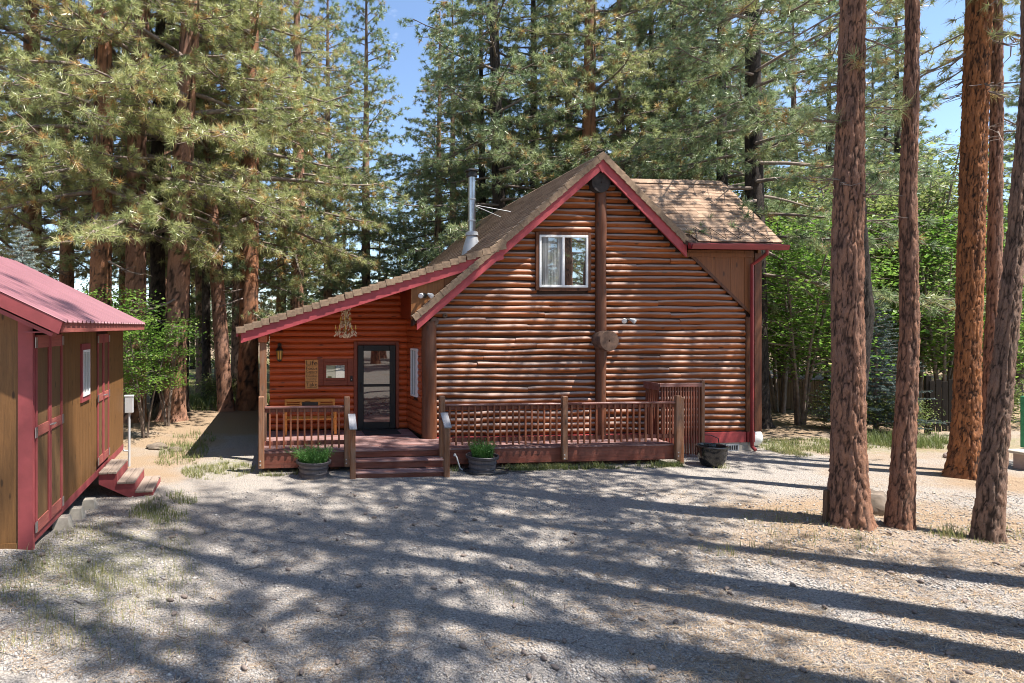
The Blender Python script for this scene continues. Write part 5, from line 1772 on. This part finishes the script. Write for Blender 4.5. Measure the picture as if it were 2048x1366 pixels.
# --- broadleaf trees and shrubs
def broadleaf(seed, H, R, nst, ncl, per, leaf, mat, flat=.35, base_r=.25, low=.25):
    g = np.random.default_rng(seed)
    segs = []; tips = []
    for i in range(nst):
        a = 2 * np.pi * i / nst + g.normal(0, .4); sp = g.uniform(.25, .9) * R * .6
        t = np.linspace(0, 1, 6); hh_ = H * g.uniform(.75, 1.0)
        pts = np.stack([base_r * .3 * math.cos(a) + math.cos(a) * sp * t ** 1.4 + g.normal(0, .05, 6) * t, base_r * .3 * math.sin(a) + math.sin(a) * sp * t ** 1.4 + g.normal(0, .05, 6) * t, hh_ * t], 1)
        segs.append((pts, .045 * H / 6 * (1 - .85 * t) + .006))
        for q in range(int(ncl / nst)):
            tt = low + (1 - low) * g.uniform(0, 1) ** .8
            p = np.array([np.interp(tt, t, pts[:, c]) for c in range(3)])
            a2 = g.uniform(0, 2 * np.pi); l2 = R * g.uniform(.25, .95) * (1.15 - .75 * tt)
            e2 = p + np.array([math.cos(a2) * l2, math.sin(a2) * l2, l2 * g.uniform(-.05, .35)])
            mid = (p + e2) / 2 + np.array([0, 0, .08 * l2])
            segs.append((np.array([p, mid, e2]), np.array([.014, .010, .004])))
            for s in (.55, .8, 1.0):
                tips.append((1 - s) ** 2 * p + 2 * s * (1 - s) * mid + s * s * e2)
    tips = np.array(tips)
    n = len(tips); m_ = max(2, per // 3)
    cen = tips[:, None] + g.normal(0, 1, (n, m_, 3)) * np.array([.26, .26, .26 * flat])
    cen = cen.reshape(-1, 3); k = len(cen)
    nrm = norm(np.array([0, 0, 1.0]) + g.normal(0, .38, (k, 3)))
    d = norm(np.cross(nrm, g.normal(0, 1, (k, 3)))); s = np.cross(nrm, d)
    sz = leaf * g.uniform(.6, 1.25, (k, 1))
    V = np.stack([cen - d * sz * .5, cen + s * sz * .42 + nrm * sz * .10, cen + d * sz * .6 - nrm * sz * .10, cen - s * sz * .42 + nrm * sz * .10], 1).reshape(-1, 3)
    o = np.arange(k) * 4
    T = np.stack([np.stack([o, o + 1, o + 2], 1), np.stack([o, o + 2, o + 3], 1)], 1).reshape(-1, 3)
    tint = np.repeat(np.clip(np.repeat(g.uniform(.1, .9, n), m_) + g.normal(0, .15, k), 0, 1), 4)
    bv, bf = tube_np(segs)
    return np_mesh('stems', bv, bf, M['branch'], smooth=True), np_mesh('crown', V, T, mat, {'tint': tint})


BL = {
    'maple': broadleaf(41, 4.6, 2.2, 5, 130, 42, .095, M['maple'], flat=.28, low=.18),
    'airy': broadleaf(47, 4.4, 2.0, 4, 64, 54, .085, M['maple'], flat=.22, low=.3),
    'maple2': broadleaf(42, 5.2, 2.3, 6, 140, 42, .095, M['maple'], flat=.3, low=.2),
    'olive': broadleaf(43, 6.5, 2.6, 6, 190, 42, .10, M['broad'], flat=.6, low=.12),
    'olive2': broadleaf(44, 7.5, 2.8, 6, 200, 42, .10, M['broad'], flat=.7, low=.15),
    'bush': broadleaf(45, 1.5, 1.1, 9, 130, 30, .07, M['broad'], flat=.7, low=.1),
}


def leafy(u, Y, var, label, group, scale=1.0, name='maple_tree', cat='tree', rz=None, dz=0):
    x = (u - 690) / 1200 * Y
    t = empty(name, (x, Y, gz(x, Y) + dz), rnd.uniform(0, 6.28) if rz is None else rz, label, cat, group)
    st_, cr = BL[var]
    link('stems', st_, t, None, None, scale); link('crown', cr, t, None, None, scale)
    return t


leafy(225, 16.8, 'airy', 'bright green young maple between the shed roof and the leaning pines', 'young maples', 1.0)
leafy(290, 16.6, 'airy', 'bright green maple spreading its lowest sprays over the far shed corner', 'young maples', .82)
leafy(335, 18.6, 'airy', 'bright green maple saplings before the dark straight trunks', 'young maples', .8)
leafy(425, 26.5, 'airy', 'light green sapling in the sunny clearing between the trunks', 'young maples', .9)
leafy(1600, 18.8, 'maple2', 'bright green many-stemmed maple right of the cabin corner', 'young maples', 1.25)
leafy(1560, 21.5, 'maple', 'bright green maple behind the dark curved trunk', 'young maples', 1.6)
leafy(1830, 21.5, 'olive2', 'yellow-green leafy tree between the slender trunk and the orange pine', 'broadleaf trees on the right', 1.3, 'leafy_tree')
leafy(1885, 19.8, 'maple2', 'fresh green maple over the dark fence panel', 'young maples', 1.35)
leafy(1770, 25, 'olive', 'tall olive-green tree behind the blue spruce', 'broadleaf trees on the right', 1.15, 'leafy_tree')
leafy(1660, 26, 'olive2', 'olive-green tree behind the many-stemmed maple', 'broadleaf trees on the right', 1.0, 'leafy_tree')
leafy(2010, 20, 'maple', 'fresh green maple at the right edge behind the leaning trunk', 'young maples', 1.1)
leafy(2035, 26, 'olive2', 'tall light green tree at the far right edge', 'broadleaf trees on the right', 1.2, 'leafy_tree')
for (u, Y, v_, s_, lab) in ((1570, 25.5, 'olive2', 1.5, 'tall pale green tree rising right behind the cabin eave'), (1715, 22.5, 'olive', 1.45, 'tall airy light green tree behind the thick furrowed trunk'), (1800, 29, 'olive2', 1.5, 'tallest light green tree beyond the fence, left of the sky gap'),
                            (1905, 25, 'olive2', 1.4, 'light green tree behind the massive orange pine'), (1975, 30, 'olive', 1.35, 'pale green tree far behind the two rightmost trunks')):
    leafy(u, Y, v_, lab, 'broadleaf trees on the right', s_, 'leafy_tree')
tv, tt_, tc_, to_ = [], [], [], 0
tg = np.random.default_rng(5)
for k_, (u, Y, s_) in enumerate(((90, 29, .7), (200, 31, .8), (300, 33, .7), (380, 36, .75), (470, 44, .6), (560, 31, .6), (620, 36, .7), (700, 40, .8), (780, 42, .9), (860, 40, .9), (950, 36, .9), (1060, 38, .9), (1180, 36, 1), (1300, 36, 1), (1420, 34, 1), (1520, 30, .9), (1600, 34, 1.0), (1700, 34, 1.0), (1800, 32, 1.0), (1900, 30, 1.0), (1990, 32, 1.0), (2080, 28, 1), (10, 33, .8), (-100, 28, .8))):
    me = BL[('olive', 'olive2')[k_ % 2]][1]
    nv = len(me.vertices); co = np.empty(nv * 3, np.float32); me.vertices.foreach_get('co', co); co = co.reshape(-1, 4, 3)
    ti = np.empty(nv, np.float32); me.attributes['tint'].data.foreach_get('value', ti); ti = ti.reshape(-1, 4)
    sel = tg.uniform(0, 1, len(co)) < .55
    co = co[sel]; ti = ti[sel]
    cen = co.mean(1, keepdims=True); co = (cen + (co - cen) * 1.5) * s_
    a = tg.uniform(0, 6.28); c, s2 = math.cos(a), math.sin(a)
    x = (u - 690) / 1200 * Y
    co = np.stack([co[..., 0] * c - co[..., 1] * s2 + x, co[..., 0] * s2 + co[..., 1] * c + Y, co[..., 2] + gz(x, Y)], 2)
    o4 = to_ + np.arange(len(co)) * 4
    tv.append(co.reshape(-1, 3)); tc_.append(ti.ravel()); tt_ += [np.stack([o4, o4 + 1, o4 + 2, o4 + 3], 1)]
    to_ += len(co) * 4
o = link('thicket', np_mesh('thicket', np.concatenate(tv), np.concatenate(tt_), M['broad'], {'tint': np.concatenate(tc_)}))
tag(o, 'olive-green thicket of undergrowth filling the far wood', 'undergrowth', kind='stuff')
for (u, v, s_, lab) in ((430, 805, .75, 'low green bush at the foot of the thin dark pine'), (470, 800, .6, 'low green bush beside the large orange pine trunk'), (1690, 860, .8, 'low dark bush at the foot of the blue spruce'), (1800, 868, .7, 'low bush in front of the far fence between two trunks'), (1990, 850, .9, 'low bush behind the leaning trunk at the right edge')):
    X_, Y_ = ray_ground(u, v)
    leafy(u, Y_, 'bush', lab, 'low bushes', s_, 'low_bush', 'bush')


# --- spruces
def spruce(seed, H, R, mat):
    g = np.random.default_rng(seed); segs = [(np.array([[0, 0, -.1], [0, 0, H * .5], [0, 0, H]]), np.array([.09, .05, .008]))]
    TP = []; TA = []
    nb = int(H * 36)
    for i in range(nb):
        f = ((i + g.uniform()) / nb); h = .15 + (H - .2) * f
        a = i * 2.399 + g.normal(0, .2); L = R * (1 - f) ** .85 * g.uniform(.75, 1.1) + .08
        t = np.linspace(0, 1, 4)
        pts = np.stack([math.cos(a) * L * t, math.sin(a) * L * t, h + L * (.10 * t - .18 * t ** 2 + .16 * t ** 3)], 1)
        segs.append((pts, .012 * (1 - .7 * t)))
        n2 = int(3 + L * 11)
        for q in range(n2):
            s = (q + .7) / n2
            p = np.array([np.interp(s, t, pts[:, c]) for c in range(3)])
            sd = g.choice([-1, 1]); a2 = a + sd * g.uniform(.5, 1.0); l2 = .30 * L * (1.1 - s) + .07
            dv = np.array([math.cos(a2), math.sin(a2), g.uniform(-.05, .25)])
            for c in range(max(1, int(l2 / .09))):
                TP.append(p + dv * (.09 * c + .08)); TA.append(dv)
    TP = np.array(TP); TA = np.array(TA)
    V, T = tufts(TP, TA, g, 20, .06, .013, (.5, 1.25), back=.12)
    bv, bf = tube_np(segs, 4)
    return np_mesh('trunk', bv, bf, M['branch']), np_mesh('crown', V, np.arange(len(V)).reshape(-1, 3), mat, {'tint': T})


for (u, Y, H_, R_, mt, lab, sd) in ((45, 14.6, 5.55, 1.75, 'spruce', 'pale blue spruce peeping over the pink shed roof', 61), (1752, 17.6, 4.0, 1.5, 'spruce_dk', 'dusky blue spruce between the two near pine trunks', 62), (1690, 19.5, 2.2, 1.0, 'spruce_dk', 'small dark spruce hidden behind the thick furrowed trunk', 63)):
    x = (u - 690) / 1200 * Y
    t = empty('blue_spruce', (x, Y, gz(x, Y)), 0, lab, 'tree', 'blue spruces')
    a, c = spruce(sd, H_, R_, M[mt]); link('trunk', a, t); link('crown', c, t)

# dry shrub by the leaning pine
X_, Y_ = ray_ground(300, 838)
t = empty('dry_shrub', (X_, Y_, 0), 0, 'pale dry shrub of bare twigs beside the far shed corner', 'shrub')
V, F, T = blades(240, 0, 0, .35, .35, .85, .9, .018, 71)
link('twigs', np_mesh('twigs', V, F, M['twig'], {'tint': T}), t)

# ------------------------------------------------------------------ far things on the right
def fence_run(name, p0, p1, h0, h1, n, mat, label, gap=.012, posts=True, skip=()):
    p0 = Vector(p0); p1 = Vector(p1); d = p1 - p0; L = d.length; a = math.atan2(d.y, d.x)
    e = empty(name, (p0.x, p0.y, gz(p0.x, p0.y)), a, label, 'fence')
    w = L / n
    for k in range(n):
        if k in skip: continue
        MB().bbox(k * w + gap / 2, (k + 1) * w - gap / 2, -.012, .012, h0 + rnd.uniform(-.02, .02), h1 + rnd.uniform(-.03, .03), .003).build('board', mat, e)
    for zz in (h0 + .15, h1 - .2):
        MB().bbox(0, L, .014, .055, zz, zz + .09, .004).build('rail', mat, e)
    for x in ((0, L) if L < 3 else np.arange(0, L + .1, 2.4)):
        MB().bbox(x - .06, x + .06, .016, .12, -.2, h1 + .12, .006).build('post', mat, e)
    return e


a0 = at_ = None
fence_run('fence_panel', (16.55, 17.0), (17.75, 16.6), .12, 1.55, 9, M['fence_dark'], 'dark weathered privacy fence panel left of the massive orange pine', skip=(4,), gap=.018)
fence_run('board_fence', (14.2, 22.6), (22.5, 21.0), .05, 1.15, 44, M['fence'], 'long tan board fence in the shade behind the blue spruce')
X_, Y_ = 17.25, 16.45
mp = empty('marker_post', (X_, Y_, gz(X_, Y_)), 0, 'slim white marker post with dark spiral stripes before the fence panel', 'post')
MB().tube([(0, 0, -.1), (0, 0, 1.0)], .04, 10).build('pole', M['tank'], mp, smooth=True)
pts = [(.041 * math.cos(k * .6), .041 * math.sin(k * .6), .05 + k * .011) for k in range(85)]
MB().tube(pts, .012, 4).build('stripe', M['black'], mp)


def rock(name, x, y, r, sq, seed, label, mat='rock'):
    g = np.random.default_rng(seed)
    n, m_ = 16, 22
    V = []; F = []
    for i in range(n + 1):
        a = math.pi * i / n
        for j in range(m_):
            b_ = 2 * math.pi * j / m_
            d = np.array([math.sin(a) * math.cos(b_), math.sin(a) * math.sin(b_), math.cos(a)])
            q = 1 + .45 * (vnoise(d[0] * 1.7 + seed, d[1] * 1.7 + d[2] * 1.3, seed) - .5) + .16 * (vnoise(d[0] * 5 + seed, d[1] * 5 + d[2] * 4, seed + 2) - .5)
            V.append((d[0] * r * q, d[1] * r * q * .85, d[2] * r * q * sq))
    for i in range(n):
        for j in range(m_):
            F.append((i * m_ + j, (i + 1) * m_ + j, (i + 1) * m_ + (j + 1) % m_, i * m_ + (j + 1) % m_))
    mb = MB(); mb.add(V, F)
    o = mb.build(name, M[mat], smooth=True)
    o.location = (x, y, gz(x, y) + r * sq * .45)
    return tag(o, label, 'rock')


rock('boulder', 8.62, 9.85, .32, .8, 4, 'rounded brown boulder wedged between the two near pine trunks')
rock('field_rock', 14.25, 14.1, .17, .6, 6, 'small pale rock in the grass left of the massive orange pine', 'pinkblock')
rock('path_stone', -4.75, 15.2, .28, .3, 9, 'flat grey stone on the path, first beyond the shed steps')
rock('path_stone', -4.2, 14.9, .22, .3, 10, 'flat grey stone on the path, right of the other one')
sl = MB().bbox(-.05, .05, -.03, .03, -.05, .50, .02).build('bark_slab', M['post_v'])
sl.location = (7.40, 9.24, gz(7.4, 9.24)); sl.rotation_euler = (0, .05, .3)
sl.data.materials[0] = M['bark_slab']
tag(sl, 'short upright slab of old wood against the thick furrowed trunk', 'wood slab')
# things cut by the right edge of the frame
gg = empty('green_gate', (14.95, 13.2, gz(14.95, 13.2)), .3, 'green painted wooden gate cut off at the right edge', 'gate')
for x in (0, .8):
    MB().bbox(x - .05, x + .05, -.05, .05, .42, 1.55, .01).build('post', M['green'], gg)
for zz in (.62, .9, 1.18, 1.42):
    MB().bbox(.05, .75, -.02, .02, zz, zz + .09, .006).build('slat', M['green'], gg)
bl = empty('block_table', (14.9, 13.0, gz(14.9, 13.0)), .2, 'pinkish concrete block with pale slab on top at the right edge', 'block')
MB().bbox(-.30, .45, -.16, .16, -.05, .33, .015).build('block', M['pinkblock'], bl)
MB().bbox(-.45, .5, -.22, .22, .335, .395, .012).build('slab', M['concrete'], bl)
kg = empty('small_grill', (14.95, 14.05, gz(14.95, 14.05)), .4, 'small black round grill on thin legs behind the leaning trunk', 'grill')
MB().lathe([(.05, .34), (.20, .38), (.27, .47), (.28, .50)], 20).build('bowl', M['black'], kg, smooth=True)
MB().lathe([(.285, .505), (.26, .57), (.16, .63), (.03, .65)], 20).build('lid', M['glaze'], kg, smooth=True)
for k in range(3):
    a = 2.1 * k
    MB().tube([(.16 * math.cos(a), .16 * math.sin(a), .40), (.26 * math.cos(a), .26 * math.sin(a), .0)], .014, 6).build('leg', M['iron'], kg)

# ------------------------------------------------------------------ loose gravel, litter, grass
g = np.random.default_rng(101)


def scatter_view(n, v0, v1, pw, u0=-60, u1=2110):
    """ground points spread evenly over what the lens sees between two picture rows"""
    v = v0 + (v1 - v0) * g.uniform(0, 1, n) ** pw; u = g.uniform(u0, u1, n)
    t = EYE * 1200 / (v - 653)
    return (u - 690) / 1200 * t, t


def off_drive(x, y):
    s = (x - SHED_N[0]) * SD[0] + (y - SHED_N[1]) * SD[1]; w = (x - SHED_N[0]) * SW[0] + (y - SHED_N[1]) * SW[1]
    lx = (x - HOUSE.x) * HC + (y - HOUSE.y) * HS; ly = -(x - HOUSE.x) * HS + (y - HOUSE.y) * HC
    return ((w < .05) & (s > -.05)) | ((lx > -8.3) & (lx < 4.3) & (ly > -1.3))


n = 78000
px, py = scatter_view(n, 985, 1420, .9)
k = ~off_drive(px, py); px, py = px[k], py[k]
n = len(px); pz = ground_z(px, py)
sz = g.gamma(2.4, .0026, n) + .004
sz = np.minimum(sz, .026) * (1 + .25 * (py > 7))
oct_ = np.array([(1, 0, 0), (0, 1, 0), (-1, 0, 0), (0, -1, 0), (0, 0, 1), (0, 0, -1)], float)
of = np.array([(0, 1, 4), (1, 2, 4), (2, 3, 4), (3, 0, 4), (1, 0, 5), (2, 1, 5), (3, 2, 5), (0, 3, 5)])
q = oct_[None] * (1 + g.normal(0, .28, (n, 6, 1)))
q = q * (sz[:, None, None] * np.array([1.0, .8, .55])) + g.normal(0, .10, (n, 6, 3)) * sz[:, None, None]
a = g.uniform(0, 6.28, n); ca, sa = np.cos(a)[:, None], np.sin(a)[:, None]
V = np.stack([q[..., 0] * ca - q[..., 1] * sa + px[:, None], q[..., 0] * sa + q[..., 1] * ca + py[:, None], q[..., 2] + (pz + sz * .2)[:, None]], 2).reshape(-1, 3)
F = (of[None] + (np.arange(n) * 6)[:, None, None]).reshape(-1, 3)
tint = np.repeat(np.clip(g.normal(.5, .22, n), 0, 1), 6)
o = link('gravel', np_mesh('gravel', V, F, M['gravel'], {'tint': tint}))
tag(o, 'loose grey and tan gravel covering the drive', 'gravel', kind='stuff')

# fallen pine needles
n = 30000
px, py = scatter_view(n, 960, 1420, 1.0)
dens = .30 + .9 * smooth(2, 8, px + (8 - py) * .9) + 1.0 * np.exp(-((px - 8) ** 2 + (py - 9) ** 2) / 5)
dens = dens * smooth(.38, .62, fbm(px * 1.1, py * 1.1, 77) + .12 * (px > 3))
k = (g.uniform(0, 1, n) < dens) & ~off_drive(px, py); px, py = px[k], py[k]; n = len(px)
pz = ground_z(px, py) + .008 + g.uniform(0, .012, n)
a = g.normal(.3, .9, n); L = g.uniform(.08, .19, n) * .5; w = .0032 + .0011 * py * .25
bnd = g.normal(0, .25, n) * L
dx, dy = np.cos(a), np.sin(a)
P0 = np.stack([px - dx * L, py - dy * L, pz], 1); P2 = np.stack([px + dx * L, py + dy * L, pz + g.uniform(0, .012, n)], 1)
P1 = np.stack([px - dy * bnd, py + dx * bnd, pz + .006], 1)
S = np.stack([-dy * w, dx * w, 0 * w], 1)
V = np.stack([P0 - S * .5, P0 + S * .5, P1 - S * .5, P1 + S * .5, P2 - S * .3, P2 + S * .3], 1).reshape(-1, 3)
o6 = np.arange(n) * 6
F = np.concatenate([np.stack([o6, o6 + 1, o6 + 3, o6 + 2], 1), np.stack([o6 + 2, o6 + 3, o6 + 5, o6 + 4], 1)])
o = link('fallen_needles', np_mesh('fallen_needles', V, F, M['litter'], {'tint': np.repeat(g.uniform(0, 1, n), 6)}))
tag(o, 'orange-brown pine needles fallen over the gravel', 'needles', kind='stuff')

# fallen twigs and cones
n = 420
px, py = scatter_view(n, 990, 1400, 1.0)
k = ~off_drive(px, py); px, py = px[k], py[k]
sg_ = []
for q in range(len(px)):
    zq = gz(px[q], py[q]); a = g.uniform(0, 6.28)
    if q % 4 == 0:      # a cone
        d = np.array([math.cos(a), math.sin(a), .1]); c = np.array([px[q], py[q], zq + .018])
        sg_.append((np.array([c - d * .04, c - d * .015, c + d * .015, c + d * .04]), np.array([.010, .024, .021, .006])))
    else:
        L_ = g.uniform(.06, .26); d = np.array([math.cos(a), math.sin(a), 0]) * L_
        p0 = np.array([px[q], py[q], zq + .006])
        sg_.append((np.array([p0, p0 + d * .5 + g.normal(0, .012, 3) * np.array([1, 1, .4]), p0 + d + np.array([0, 0, g.uniform(0, .02)])]), np.array([.005, .004, .002]) * g.uniform(.8, 1.5)))
vv, ff = tube_np(sg_, 6)
o = link('fallen_twigs', np_mesh('fallen_twigs', vv, ff, M['branch'], smooth=True))
tag(o, 'small brown twigs and cones strewn over the gravel', 'twigs', kind='stuff')

# grass: thin turf left of the drive, along the deck, round the trunks and on the lawn at the right
GV = []; GF = []; GT = []; off = 0


def grass_patch(cx, cy, rx, ry, n, h0, h1, w=.007, rot=0.0, tint=(0, 1), lean=.8):
    global off
    r = np.sqrt(g.uniform(0, 1, n)); a = g.uniform(0, 6.28, n)
    x = r * np.cos(a) * rx; y = r * np.sin(a) * ry
    x, y = cx + x * math.cos(rot) - y * math.sin(rot), cy + x * math.sin(rot) + y * math.cos(rot)
    k = ~off_drive(x, y) & (fbm(x * 2.2, y * 2.2, 55) > .40)
    x, y = x[k], y[k]; n = len(x)
    if n == 0: return
    z = ground_z(x, y) - .005
    L = g.uniform(h0, h1, n); an = g.uniform(0, 6.28, n); ln = lean * g.uniform(.1, 1, n); wa = an + np.pi / 2
    m_ = 6
    V = np.zeros((n, 6, 3))
    for q in range(3):
        t = q / 2
        bx, by, bz = x + np.cos(an) * L * ln * t * t, y + np.sin(an) * L * ln * t * t, z + L * t * (1 - .3 * ln * t)
        ww = w * (1 - .85 * t) * .5
        V[:, q * 2] = np.stack([bx - np.cos(wa) * ww, by - np.sin(wa) * ww, bz], 1)
        V[:, q * 2 + 1] = np.stack([bx + np.cos(wa) * ww, by + np.sin(wa) * ww, bz], 1)
    f = np.array([(0, 1, 3, 2), (2, 3, 5, 4)])[None] + (np.arange(n) * 6 + off)[:, None, None]
    GV.append(V.reshape(-1, 3)); GF.append(f.reshape(-1, 4)); GT.append(np.repeat(np.clip(g.uniform(tint[0], tint[1], n), 0, 1), 6))
    off += n * 6


grass_patch(-2.9, 7.3, 1.1, 2.4, 3600, .04, .14, .006, 0, (.35, 1))
grass_patch(-3.3, 6.3, .9, .9, 900, .08, .26, .006, 0, (.2, 1))
grass_patch(-2.1, 6.2, .9, 1.2, 500, .05, .18, .006, 0, (.4, 1))
grass_patch(-3.0, 10.0, .5, .9, 1500, .05, .16, .009, 0, (.0, .7))
grass_patch(-2.7, 13.0, .8, 1.0, 3200, .04, .12, .011, 0, (.2, .9))
grass_patch(-3.9, 14.4, .6, 1.2, 900, .06, .2, .012, 0, (.1, .8))
for k_ in range(28):
    c = hw(rnd.uniform(-4.1, 1.2), -1.42 + rnd.uniform(-.12, .06))
    grass_patch(c.x, c.y, .28, .08, 130, .04, .16, .010, TH, (.0, .7))
for k_ in range(6):
    c = hw(rnd.uniform(-8.2, -6.5), -1.42 + rnd.uniform(-.12, .06))
    grass_patch(c.x, c.y, .28, .08, 90, .04, .12, .010, TH, (.2, .9))
for (x, y, r_, n_, h_) in ((8.75, 8.75, .22, 160, .26), (8.9, 8.6, .5, 160, .12), (5.6, 8.0, .45, 120, .22), (5.1, 8.2, .25, 60, .16), (7.0, 9.0, .9, 420, .12), (9.6, 8.7, .5, 220, .10), (1.9, 6.9, .3, 22, .14)):
    grass_patch(x, y, r_, r_, n_, h_ * .4, h_, .009, 0, (.2, 1.0))
grass_patch(12.0, 15.4, 2.6, .9, 5200, .05, .15, .014, .1, (.1, .8))
grass_patch(15.0, 15.9, 1.4, .8, 2600, .10, .34, .015, 0, (.0, .45))
grass_patch(10.2, 14.6, 1.2, .5, 1800, .04, .12, .013, 0, (.3, 1))
c = hw(2.9, -.35); grass_patch(c.x, c.y, 1.3, .22, 900, .04, .12, .012, TH, (.3, 1))
c = hw(1.74, -1.5); grass_patch(c.x, c.y, .4, .36, 260, .04, .14, .010, TH, (.2, .9))
grass_patch(-4.8, 24.5, 2.4, 2.6, 3000, .2, .55, .03, 0, (.0, .4))
grass_patch(-4.2, 16.0, .7, 1.4, 800, .06, .22, .014, 0, (.0, .6))
o = link('grass', np_mesh('grass', np.concatenate(GV), np.concatenate(GF), M['grass'], {'tint': np.concatenate(GT)}))
tag(o, 'thin tufts of short grass at the edges of the drive', 'grass', kind='stuff')
